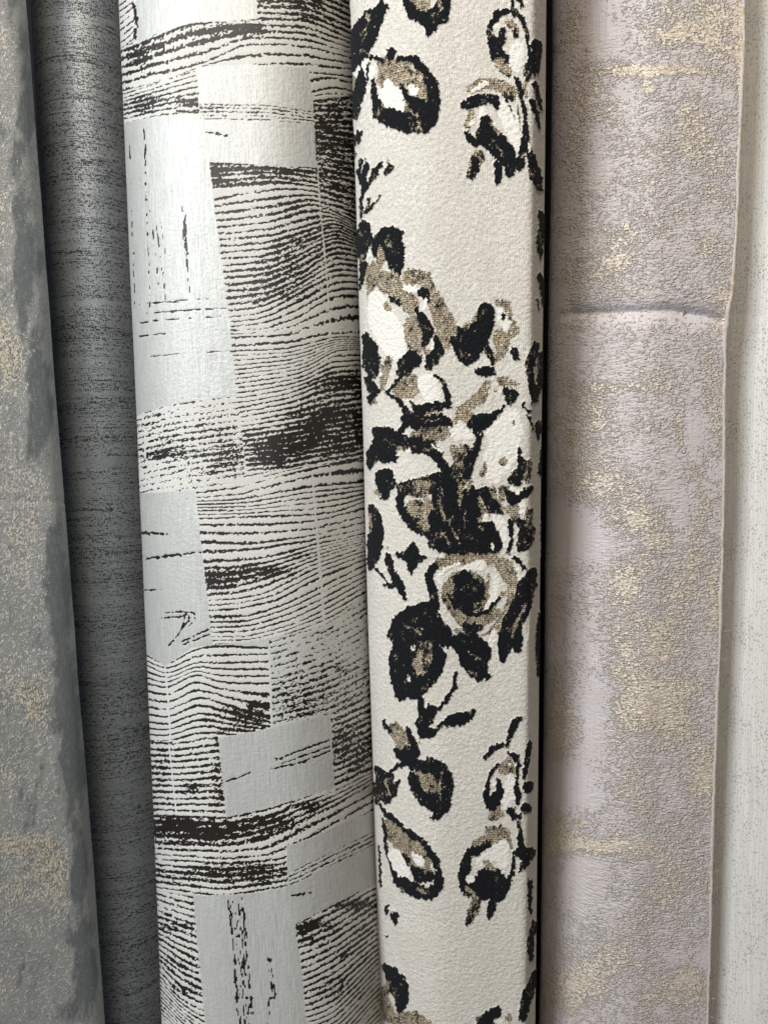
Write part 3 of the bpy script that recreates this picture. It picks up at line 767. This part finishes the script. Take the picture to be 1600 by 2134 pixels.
W D 360 1262 8
K D 390 1310 26,395 1350 18
K D 345 1440 10
K D 330 1640 22,380 1700 46,420 1780 64,440 1860 46,430 1950 18
T D 340 1760 20,320 1850 32,360 1980 48
T D 420 2010 58,520 2000 58,600 2030 36
W D 480 2080 30
K D 1080 1940 28,1020 1980 40,960 2010 28,1030 2030 26
T D 1150 1990 28
W D 1090 2010 22
K D 290 850 7,300 1100 9
T B 780 1380 26,800 1480 22
M C 700 60 22,690 160 14,720 260 10
T C 900 10 16,880 60 12
T C 1020 60 10,1080 140 8
T C 620 170 24,600 120 20
T C 860 200 7,850 330 6
T C 690 330 6,760 430 6
T B 590 1210 8,700 1190 8
T B 330 1330 7,440 1400 7
T C 450 960 7,560 1020 6
T C 880 1140 8,960 1200 6
T D 330 400 8,360 500 5
T D 700 350 8,690 520 6
T A 230 130 6,170 300 5
T A 1040 920 7,1120 1050 6
'''
for ln in FLORAL.strip().splitlines():
    k_, t_, rest = ln.split(' ', 2)
    paint(k_, t_, [tuple(float(v) for v in p.split()) for p in rest.split(',')])
ft = R4.s, R4.t
pile = .55 * fbm(ft[0] / 1.2, ft[1] / 1.2, 110, 3)
disp = .50 * sm(0, 1, K) + .22 * Wh - .22 * T + pile * (.30 * K + .30 * Wh + .10) + .20 * T * np.sin(ft[0] * 2 * math.pi / 1.3) * np.sin(ft[1] * 2 * math.pi / 1.5)
m = NT('floral_chenille')
ka, ta, wa = m.attr('black'), m.attr('taupe'), m.attr('white')
g1 = m.noise(.5, .6, 3, .6); g2 = m.noise(1.6, 2.2, 2, off=3); g3 = m.noise(.28, .35, 1, off=7); rib = m.wave(1.15, 'X', .6)
g5 = m.noise(14, 22, 2, off=12)
gray_fleck = m.step(m.math('ADD', m.math('MULTIPLY', m.noise(.45, 1.5, 2, off=17), .75), m.math('MULTIPLY', rib, .17)), .41, .58)
ground = m.mix(gray_fleck, (.71, .69, .64), (.42, .40, .365))
fluff = m.step(m.math('ADD', g1, m.math('MULTIPLY', m.math('SUBTRACT', g2, .5), 1.0)), .52, .66)
mott = m.step(m.noise(2.6, 2.4, 4, .7, off=81), .42, .60)
ground = m.mix(m.math('MULTIPLY', mott, .40), ground, (.46, .44, .395))
ground = m.mix(m.math('MULTIPLY', fluff, .65), ground, (.73, .71, .655))
ground = m.mix(m.math('MULTIPLY', m.step(g5, .35, .7), .45), ground, (.55, .525, .475))
weave = m.math('MULTIPLY', m.math('MULTIPLY', m.wave(.95, 'X'), m.wave(1.1, 'Y')), m.math('MULTIPLY', m.noise(7, 7, 1, off=31), 2.0))
tp = m.mix(m.step(m.math('ADD', m.math('MULTIPLY', weave, .7), m.math('MULTIPLY', m.noise(.4, .7, 2, .7, off=33), 1.2)), .55, .95), (.05, .038, .028), (.42, .355, .265))
glint = m.step(m.noise(.5, .9, 1, off=21), .56, .66)
tp = m.mix(glint, tp, (.80, .68, .46))
white = m.mix(m.step(g1, .3, .6), (.64, .625, .58), (.77, .755, .71))
col = m.mix(m.step(m.math('ADD', wa, m.math('MULTIPLY', m.math('SUBTRACT', g1, .5), .6)), .3, .7), ground, white)
col = m.mix(m.step(m.math('ADD', ta, m.math('ADD', m.math('MULTIPLY', ka, .6), m.math('MULTIPLY', m.math('SUBTRACT', m.noise(.45, 1.2, 2, .65, off=73), .5), 1.5))), .36, .60), col, tp)
streak = m.noise(.42, 1.15, 2, .65, off=71)
km = m.step(m.math('ADD', ka, m.math('MULTIPLY', m.math('SUBTRACT', streak, .5), 1.7)), .40, .58)
kc = m.mix(m.step(g1, .35, .75), (.0035, .004, .005), (.016, .018, .022))
col = m.mix(km, col, kc)
hgt = m.math('ADD', m.math('MULTIPLY', g1, 1.1), m.math('ADD', m.math('MULTIPLY', m.noise(2.0, 1.8, 2, off=85), 2.6), m.math('ADD', m.math('MULTIPLY', m.math('MULTIPLY', weave, ta), 1.2), m.math('MULTIPLY', g3, .6))))
m4 = m.out(col, m.math('SUBTRACT', .9, m.math('MULTIPLY', ta, .45)), m.math('MULTIPLY', ta, m.math('MULTIPLY', glint, .6)), m.bump(hgt, .32, .9), sheen=.02, spec=m.math('SUBTRACT', .3, m.math('MULTIPLY', km, .2)))
o4, _ = finish(R4, 'fabric_roll', {'black': K, 'taupe': T, 'white': Wh}, m4, disp)
tag(o4, 'roll of cream chenille fabric patterned with black and brown roses and leaves')

# ================================================================== ROLL 5: lilac jacquard with loose end
flap_y = [-400, 0, 100, 300, 500, 600, 640, 700, 800, 1000, 1300, 1600, 2134, 2500]
flap_x = [1560, 1552, 1551, 1543, 1535, 1528, 1521, 1513, 1511, 1510, 1503, 1491, 1475, 1466]
R5 = make_roll(1151, 1123, 1520, 1440, 0.500, 200, 760, cuts=[(-4, 0.965)], sig=0.10, flap=(19, 19, 0.035), seed=5)
X, Y = R5.X, R5.Y
inv = (Y > -60) & (Y < 2200)
def blobs(L, X, Y):
    d = np.zeros(X.shape)
    for (bx, by, rx, ry, am) in L: d += am * np.exp(-((X - bx) / rx) ** 2 - ((Y - by) / ry) ** 2)
    return d
n1 = fbm(X / 46, Y / 34, 201, 4, .62); n2 = fbm(X / 9, Y / 12, 205, 3, .6); n3 = vn(X / 3.2, Y / 4.2, 206)
gold = blobs([(1190, 60, 30, 60, .9), (1220, 150, 60, 60, .55), (1220, 220, 60, 60, .6), (1200, 330, 30, 90, .5), (1250, 560, 50, 50, .8), (1230, 630, 70, 30, .5), (1400, 30, 80, 40, 1.1), (1500, 60, 40, 80, 1.3), (1540, 60, 12, 200, 1.6), (1370, 147, 110, 12, 2.4), (1350, 185, 22, 22, 1.4), (1510, 640, 22, 40, 1.2), (1390, 75, 40, 16, 1.0), (1450, 240, 50, 40, .8),
              (1440, 70, 40, 30, .6), (1480, 280, 60, 60, .3), (1420, 330, 120, 80, .25), (1320, 480, 30, 40, .8), (1480, 520, 30, 30, .7), (1510, 620, 30, 60, 1.1), (1290, 520, 30, 60, .6), (1500, 400, 60, 60, .3),
              (1240, 820, 50, 60, .8), (1220, 900, 60, 60, .7), (1280, 805, 60, 9, .9), (1350, 810, 90, 8, .5), (1480, 760, 30, 60, .8), (1490, 880, 30, 90, .9), (1415, 890, 14, 60, 1.3), (1200, 1010, 60, 50, 1.1), (1270, 1010, 50, 50, .8), (1440, 990, 30, 30, 1.2), (1330, 1080, 60, 40, 1.2), (1380, 1130, 40, 30, 1.3), (1460, 1080, 20, 60, 1.1), (1440, 1150, 16, 60, 1.),
              (1310, 1220, 30, 50, 1.4), (1420, 1220, 60, 50, .7), (1200, 1210, 40, 60, .5), (1360, 1320, 90, 60, 1.1), (1490, 1250, 16, 120, 1.1), (1330, 1450, 90, 70, 1.5), (1400, 1480, 70, 60, .9), (1170, 1480, 50, 60, 1.2), (1190, 1560, 50, 50, 1.0), (1440, 1560, 60, 80, .7), (1340, 1640, 50, 60, .6), (1470, 1640, 30, 60, 1.0), (1360, 1700, 40, 40, .8),
              (1180, 1740, 60, 50, 1.4), (1230, 1765, 70, 22, 1.0), (1320, 1760, 60, 10, 1.0), (1270, 1830, 30, 50, .9), (1400, 1850, 60, 60, .8), (1450, 1780, 40, 60, .5), (1150, 1860, 20, 50, .7), (1170, 2060, 80, 60, 1.4), (1250, 2020, 60, 50, .9), (1390, 2070, 60, 50, 1.5), (1440, 2030, 30, 60, 1.2), (1330, 1970, 60, 60, .5), (1480, 1900, 30, 200, .3),
              # smooth lilac fields
              (1255, 60, 45, 60, -1.2), (1330, 60, 40, 50, -.4), (1310, 200, 40, 30, -.6), (1240, 340, 30, 60, -.8), (1250, 760, 60, 50, -.5), (1380, 640, 160, 20, -.6), (1450, 880, 40, 40, -.6), (1400, 1020, 40, 50, -.9), (1190, 1090, 40, 60, -1.1), (1240, 1130, 60, 30, -.8), (1410, 1140, 30, 50, -.6), (1230, 1490, 40, 90, -1.3), (1200, 1640, 40, 50, -1.3), (1235, 1850, 40, 60, -1.4), (1220, 1800, 40, 40, -.8), (1400, 1990, 60, 30, -.6), (1470, 2000, 30, 60, -.5), (1390, 1640, 30, 60, -.5)], X, Y)
gm = np.clip(n1 * .60 + n2 * .30 + gold * .58, -1.2, 1.5)
wr = blobs([(1380, 120, 130, 140, 1.0), (1420, 330, 160, 120, 1.2), (1400, 560, 160, 130, 1.2), (1330, 740, 120, 90, 1.1), (1400, 720, 120, 80, .8), (1330, 900, 110, 120, 1.1), (1320, 1050, 90, 100, .8), (1420, 1180, 130, 120, .8), (1300, 1250, 110, 100, .7), (1400, 1450, 150, 200, 1.0), (1380, 1700, 120, 160, .9), (1350, 1900, 140, 160, .9), (1250, 1950, 100, 150, .6), (1250, 280, 60, 200, .4), (1240, 560, 60, 120, .5)], X, Y)
wr = np.clip(wr, 0, 1) * (1 - .85 * np.exp(-((Y - np.interp(X, [1100, 1280, 1400, 1540], [662, 650, 646, 675]) - 8) / 24) ** 2)) * sm(-.9, .2, fbm(X / 60, Y / 60, 215, 2) + wr - .3)
# crease across the roll
cy_ = np.interp(X, [1100, 1150, 1280, 1400, 1480, 1540, 1600], [662, 656, 648, 644, 655, 673, 690])
dc_ = (Y - cy_) / 3.4
s_ = R5.s; t_ = R5.t
lift = np.clip(1 - np.exp(-((X - 1145) / 60.0) ** 2), 0, 1)
groove = -5.0 * lift * (1 + .25 * sm(1385, 1440, X)) * np.exp(-np.sqrt(dc_ ** 2 + .8) / np.where(dc_ < 0, 3.4, 5.5))
wrinkle = fbm(X / 22, Y / 7, 221, 3, .55)
disp = groove + .20 * wr * wrinkle + .5 * fbm(X / 160, Y / 260, 222, 2)
c2 = np.interp(X, [1100, 1300, 1560], [2400, 2400, 2400])
m = NT('lilac_jacquard')
ga, wa_ = m.attr('gold'), m.attr('wrinkle')
g1 = m.noise(.45, .8, 2, .6); g2 = m.noise(3.0, 1.0, 2, .5, .1, off=5); lines = m.noise(.22, 26, 2, off=9); g5 = m.noise(12, 18, 3, off=3)
bd = m.noise(1.5, .95, 2, .55, .0, off=41); bd2 = m.noise(2.6, 2.2, 3, .6, .8, off=47)
lil = m.mix(m.step(lines, .35, .65), (.455, .425, .445), (.565, .53, .55))
lil = m.mix(m.math('MULTIPLY', m.step(g5, .4, .65), .45), lil, (.49, .44, .41))
lil = m.mix(m.math('MULTIPLY', wa_, .4), lil, (.53, .485, .46))
dens = m.math('ADD', m.math('MULTIPLY', ga, .42), m.math('ADD', m.math('MULTIPLY', wa_, .09), m.math('MULTIPLY', m.math('SUBTRACT', bd2, .5), 1.0)))
bead = m.step(m.math('ADD', bd, dens), .63, .74)
isgold = m.step(m.math('ADD', ga, m.math('MULTIPLY', m.math('SUBTRACT', bd2, .5), 1.6)), .0, .75)
patchy = m.step(m.math('ADD', ga, m.math('MULTIPLY', m.math('SUBTRACT', bd2, .5), 2.0)), .05, .75)
gt = m.mix(m.step(bd, .45, .62), (.46, .40, .33), (.70, .635, .54))
gt = m.mix(m.step(m.noise(.8, 1.1, 1, off=14), .58, .68), gt, (.76, .71, .62))  # pale highlights painted into the gold thread colour
under = m.mix(m.math('MULTIPLY', patchy, .6), lil, (.40, .345, .29))
beadc = m.mix(isgold, (.64, .60, .59), gt)
col = m.mix(m.math('MULTIPLY', bead, m.math('ADD', .35, m.math('MULTIPLY', isgold, .6))), under, beadc)
beadh = m.step(m.math('ADD', bd, dens), .58, .86)
h = m.math('ADD', m.math('MULTIPLY', beadh, 1.9), m.math('ADD', m.math('MULTIPLY', m.math('SUBTRACT', g2, .5), m.math('ADD', m.math('MULTIPLY', wa_, 2.4), .35)), m.math('MULTIPLY', lines, .14)))
h = m.math('ADD', h, m.math('MULTIPLY', g1, .35))
m5 = m.out(col, m.math('ADD', .42, m.math('MULTIPLY', isgold, -.08)), m.math('MULTIPLY', m.math('MULTIPLY', bead, isgold), .12), m.bump(h, .46, 1.0), sheen=.08, spec=.5)
root = bpy.data.objects.new('fabric_roll', None); SC.collection.objects.link(root)
o5, org = finish(R5, 'fabric', {'gold': gm * inv, 'wrinkle': wr}, m5, disp, parent=root)
root.location = org
tag(root, 'roll of dusty lilac jacquard fabric with gold threads, a sideways crease and a loose end')
# raw edge of the loose end: a narrow bound ribbon along the tip
tipc = R5.nf - 1
tw = R5.W[:, tipc]; pw = R5.W[:, tipc - 3]
dirv = tw - pw; dirv /= np.linalg.norm(dirv, axis=1, keepdims=True)
outn = np.cross(dirv, R5.a); outn /= np.linalg.norm(outn, axis=1, keepdims=True)
if (outn[len(tw) // 2] @ R5.b) > 0: outn = -outn
sub = slice(0, len(tw), 3)
tw, dirv, outn = tw[sub], dirv[sub], outn[sub]
hh_ = R5.t[sub, tipc]
wid = .0017 + .0005 * vn(hh_ / 9, hh_ * 0, 231)
jig = .00022 * vn(hh_ / 1.7, hh_ * 0, 232)
prof = [(-1, .0001), (-.5, .00035), (0.0, .0003), (.1, .0), (0.0, -.0012), (-.5, -.0012), (-1, -.0006)]
V = np.stack([tw + dirv * (wid * a_ + jig)[:, None] + outn * b_ for a_, b_ in prof], 1) - org
n_, k_ = V.shape[:2]
faces = [(i * k_ + j, i * k_ + (j + 1) % k_, (i + 1) * k_ + (j + 1) % k_, (i + 1) * k_ + j) for i in range(n_ - 1) for j in range(k_)]
me = bpy.data.meshes.new('raw_edge'); me.from_pydata(V.reshape(-1, 3).tolist(), [], faces)
at = me.attributes.new('cloth', 'FLOAT_VECTOR', 'POINT')
cl = np.stack([np.broadcast_to(np.arange(k_)[None] * .6, (n_, k_)), np.broadcast_to(hh_[:, None], (n_, k_)), np.zeros((n_, k_))], -1)
at.data.foreach_set('vector', cl.astype(np.float32).ravel())
me.polygons.foreach_set('use_smooth', np.ones(len(faces), bool))
m = NT('raw_cloth_edge'); g1 = m.noise(.5, .8, 3); g2 = m.noise(2, 6, 2, off=4)
col = m.mix(m.step(g1, .35, .65), (.40, .35, .33), (.56, .51, .48)); col = m.mix(m.step(g2, .55, .7), col, (.40, .31, .20))
me.materials.append(m.out(col, .7, 0, m.bump(g1, .3, .8)))
oe = bpy.data.objects.new('raw_edge', me); SC.collection.objects.link(oe); oe.parent = root

# a few loose threads standing off the raw edge
rs = np.random.RandomState(5)
tmat = NT('loose_thread_yarn'); tmat = tmat.out((.52, .46, .38), .6)
rows_in = [i for i in range(len(tw)) if -20 < R5.Y[sub, tipc][i] < 2160]
for q in range(22):
    i = rows_in[rs.randint(len(rows_in))]; p = tw[i] + dirv[i] * wid[i] - org; L = .0022 + .0035 * rs.rand()
    d0 = dirv[i] * (.45 + .5 * rs.rand()) + R5.a * rs.uniform(-1.2, .8) + outn[i] * rs.uniform(-.1, .5); d0 /= np.linalg.norm(d0)
    bend = R5.a * rs.uniform(-1, .4) * L * .8
    vv, ff = [], []
    for k in range(6):
        t = k / 5; c = p + d0 * L * t + bend * t * t; rad = .00009 * (1 - .6 * t)
        for a_ in range(3): vv.append(tuple(c + rad * (math.cos(a_ * 2.094) * outn[i] + math.sin(a_ * 2.094) * R5.a)))
        if k: ff += [((k - 1) * 3 + a_, (k - 1) * 3 + (a_ + 1) % 3, k * 3 + (a_ + 1) % 3, k * 3 + a_) for a_ in range(3)]
    me = bpy.data.meshes.new('loose_thread'); me.from_pydata(vv, [], ff); me.materials.append(tmat)
    ot = bpy.data.objects.new('loose_thread', me); SC.collection.objects.link(ot); ot.parent = root

# ================================================================== ROLL 1: grey with gold flecks, far left
R1 = make_roll(-640, -420, 50, 217, 0.520, 170, 560, cuts=[(-90, 1), (12, .85), (60, 1.08), (90, .95)], base=1.2, sig=0.03, front=(-10, 110), seed=11, lump=.006)
X, Y = R1.X, R1.Y; inv = (Y > -60) & (Y < 2200)
e_ = X - np.interp(Y, [0, 2134], [50, 215])
n1 = fbm(X / 30 + Y / 160, Y / 70, 301, 4, .6); n2 = fbm(X / 8, Y / 14, 302, 3, .6); n3 = vn(X / 3, Y / 4.5, 303)
dark = sm(-.15, .45, n1 * .7 + blobs([(55, 190, 16, 130, .8), (40, 480, 16, 150, .5), (50, 590, 20, 90, .7), (85, 850, 28, 110, 1.1), (110, 1150, 20, 100, .7), (130, 1330, 22, 130, .9), (150, 1560, 24, 130, 1.1), (165, 1800, 22, 110, .8), (185, 2020, 20, 110, .7), (5, 120, 25, 80, -.4), (60, 1050, 60, 60, -.5)], X, Y) - .15)  # dark teal patches, plus shade past the fold painted into the colour
gold = blobs([(20, 760, 45, 60, 1.2), (0, 700, 40, 60, .8), (20, 480, 40, 60, .5), (30, 1000, 50, 60, .45), (60, 1080, 25, 80, .5), (30, 1160, 50, 80, .5), (40, 1430, 40, 60, .6), (75, 1470, 30, 50, 1.1), (20, 1620, 20, 40, .8), (30, 1760, 70, 30, 1.2), (110, 1800, 40, 50, 1.2), (40, 1850, 60, 40, .9), (60, 1930, 40, 16, .5), (90, 1240, 20, 80, .4), (0, 100, 20, 60, .6), (130, 1870, 20, 50, .9), (10, 2050, 40, 60, .3)], X, Y)
gm = np.clip(n1 * .3 + n2 * .3 + gold * .5 - dark * .7, -1, 1.5)
edge = sm(-50, -12, e_)
disp = .10 * fbm(X / 14, Y / 5, 305, 3) + .25 * fbm(X / 90, Y / 200, 306, 2) - .35 * np.exp(-((Y - 1043 - X * .02) / 6) ** 2)
m = NT('grey_jacquard')
da, ga = m.attr('dark'), m.attr('gold'); g1 = m.noise(.45, .6, 2, .6); g2 = m.noise(1.3, .8, 3, .55, 1.0, off=5); b1, bc = m.vor(.8, 1.05); g5 = m.noise(10, 26, 3, off=3)
bd = m.noise(.85, 1.5, 2, .6, .3, off=41); bd2 = m.noise(2.6, 2.6, 3, .6, .8, off=47)
base = m.mix(m.step(g5, .35, .65), (.32, .35, .37), (.40, .425, .435)); base = m.mix(m.step(g2, .4, .7), base, (.52, .53, .53))
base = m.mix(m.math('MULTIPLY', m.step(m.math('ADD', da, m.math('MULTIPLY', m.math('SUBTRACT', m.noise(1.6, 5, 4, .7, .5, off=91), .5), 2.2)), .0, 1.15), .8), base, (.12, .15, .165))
dens = m.math('ADD', m.math('MULTIPLY', ga, .30), m.math('MULTIPLY', m.math('SUBTRACT', bd2, .5), .9))
bead = m.step(m.math('ADD', bd, dens), .55, .68)
isgold = m.step(m.math('ADD', ga, m.math('MULTIPLY', m.math('SUBTRACT', bd2, .5), 1.4)), -.1, .6)
gt = m.mix(m.step(bd, .45, .62), (.50, .46, .38), (.92, .89, .78))
under = m.mix(m.math('MULTIPLY', m.step(ga, .2, .6), .6), base, (.20, .165, .13))
col = m.mix(m.math('MULTIPLY', bead, m.math('ADD', .38, m.math('MULTIPLY', isgold, .6))), under, gt)
h = m.math('ADD', m.math('MULTIPLY', bead, 1.4), m.math('ADD', m.math('MULTIPLY', g2, 1.3), m.math('MULTIPLY', g1, .4)))
m1 = m.out(col, .42, .35, m.bump(h, .32, .9), sheen=.03)
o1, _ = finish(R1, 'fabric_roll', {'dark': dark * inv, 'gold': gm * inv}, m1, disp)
tag(o1, 'leftmost fabric roll, grey green jacquard flecked with gold, cut by the left edge')

# ================================================================== ROLL 2: slate with black slubs
R2 = make_roll(64, 176, 272, 372, 0.565, 90, 420, cuts=[], seed=12, lump=.004)
X, Y = R2.X, R2.Y; s_, t_ = R2.s, R2.t
yb = Y + .00045 * (X - 190) ** 2 * np.clip((1067 - Y) / 700, -1.5, 1.5) * 0
row = t_ * 3.4 / 1.0
band = fbm(s_ / 260, t_ / 5.5, 401, 3, .6)
d_ = band * 1.0
for yy, x0, x1 in [(335, 170, 270), (200, 130, 200), (1060, 150, 235), (1520, 250, 320), (1868, 200, 335), (525, 120, 190)]:
    d_ = d_ + 1.5 * np.exp(-((Y - yy - 10 * ((X - (x0 + x1) / 2) / 90) ** 2 * np.sign(yy - 1067) * -1) / 3.0) ** 2) * ((X > x0) & (X < x1))
for yy, wd in [(46, 7), (630, 5), (960, 6), (1640, 6), (1255, 4), (820, 4), (1790, 5)]:
    d_ = d_ - 1.6 * np.exp(-((Y - yy) / wd) ** 2)
slb = np.clip(d_, -1.5, 1.6)
m = NT('slate_slub')
sa = m.attr('slub'); g1 = m.noise(.5, .4, 2); tw_ = m.noise(.3, .3, 1, off=5); g5 = m.noise(40, 4, 2, off=2)
base = m.mix(m.step(g5, .35, .65), (.285, .34, .40), (.335, .39, .45))
base = m.mix(m.math('MULTIPLY', m.step(tw_, .5, .7), .3), base, (.46, .51, .60))
dash = m.noise(2.6, .62, 2, .6, off=51); dash2 = m.noise(.9, .5, 1, off=53); rowb = m.noise(60, .9, 2, off=57)
tw = m.n('ShaderNodeMapping'); m.put(tw.inputs[0], m.cl); tw.inputs['Rotation'].default_value = (0, 0, .6); tw.inputs['Scale'].default_value = (1/.62, 1/2.2, 1)
twn = m.n('ShaderNodeTexNoise'); m.put(twn.inputs[0], tw.outputs[0]); twn.inputs['Scale'].default_value = 1
v = m.math('ADD', m.math('MULTIPLY', dash, .9), m.math('ADD', m.math('MULTIPLY', dash2, .5), m.math('ADD', m.math('MULTIPLY', rowb, .5), m.math('ADD', m.math('MULTIPLY', twn.outputs['Fac'], .75), m.math('MULTIPLY', sa, .085)))))
sf_ = m.step(v, 1.36, 1.47)
col = m.mix(m.math('MULTIPLY', sf_, .92), base, (.016, .017, .020))
m2 = m.out(col, .42, .35, m.bump(m.math('SUBTRACT', m.math('MULTIPLY', g1, .8), m.math('MULTIPLY', sf_, .8)), .2, .9), sheen=.03)
o2, _ = finish(R2, 'fabric_roll', {'slub': slb}, m2)
tag(o2, 'slim slate blue fabric roll with black slub threads, set back behind its neighbours')

# ================================================================== ROLL 6: pale speckled, far right
R6 = make_roll(1450, 1395, 1860, 1760, 0.545, 90, 300, cuts=[], seed=13, front=(-110, 60), lump=.004)
X, Y = R6.X, R6.Y; s_, t_ = R6.s, R6.t
spk = fbm(X / 40, Y / 60, 503, 2)
ridge = sum(np.exp(-((X - x0 - (Y - 1067) * -.03) / 1.4) ** 2) for x0 in (1558, 1566, 1580, 1590))
disp = .12 * ridge - .3 * np.exp(-((Y - 325 - (X - 1560) * .02) / 5) ** 2) - .35 * np.exp(-((Y - 656 - (X - 1560) * .02) / 4) ** 2) + .5 * fbm(X / 60, Y / 300, 505, 2)
warmz = sm(1560, 1500, X + (Y - 0) * .03)  # brownish speckle zone; shade beside the lilac roll put into the colour
m = NT('pale_speckled')
sa, wz = m.attr('speck'), m.attr('warm'); g1 = m.noise(.45, .6, 2); ln_ = m.noise(.35, 40, 2, off=4)
base = m.mix(m.step(ln_, .35, .65), (.52, .52, .50), (.63, .63, .605))
base = m.mix(m.math('MULTIPLY', wz, m.step(g1, .35, .6)), base, (.55, .54, .50))
sp = m.step(m.math('ADD', m.noise(.95, 1.4, 1, off=61), m.math('ADD', m.math('MULTIPLY', m.noise(.5, .6, 1, off=63), .5), m.math('MULTIPLY', sa, .08))), .86, .93)
col = m.mix(m.math('MULTIPLY', sp, .6), base, (.17, .17, .16))
m6 = m.out(col, .6, 0, m.bump(m.math('ADD', g1, ln_), .14, .9), sheen=.05)
o6, _ = finish(R6, 'fabric_roll', {'speck': spk, 'warm': warmz}, m6, disp)
tag(o6, 'rightmost fabric roll, pale grey green with dark specks, behind the lilac roll')

for nm, R in (('1', R1), ('2', R2), ('3', R3), ('4', R4), ('5', R5), ('6', R6)):
    a_ = [R.C0 + R.a * ((z - R.C0[2]) / R.a[2]) for z in (0.65, 0.98, 1.3)]
    print('ROLL', nm, 'r=%.4f' % R.r, [tuple(round(float(v), 3) for v in p) for p in a_], 'axis', np.round(R.a, 3))
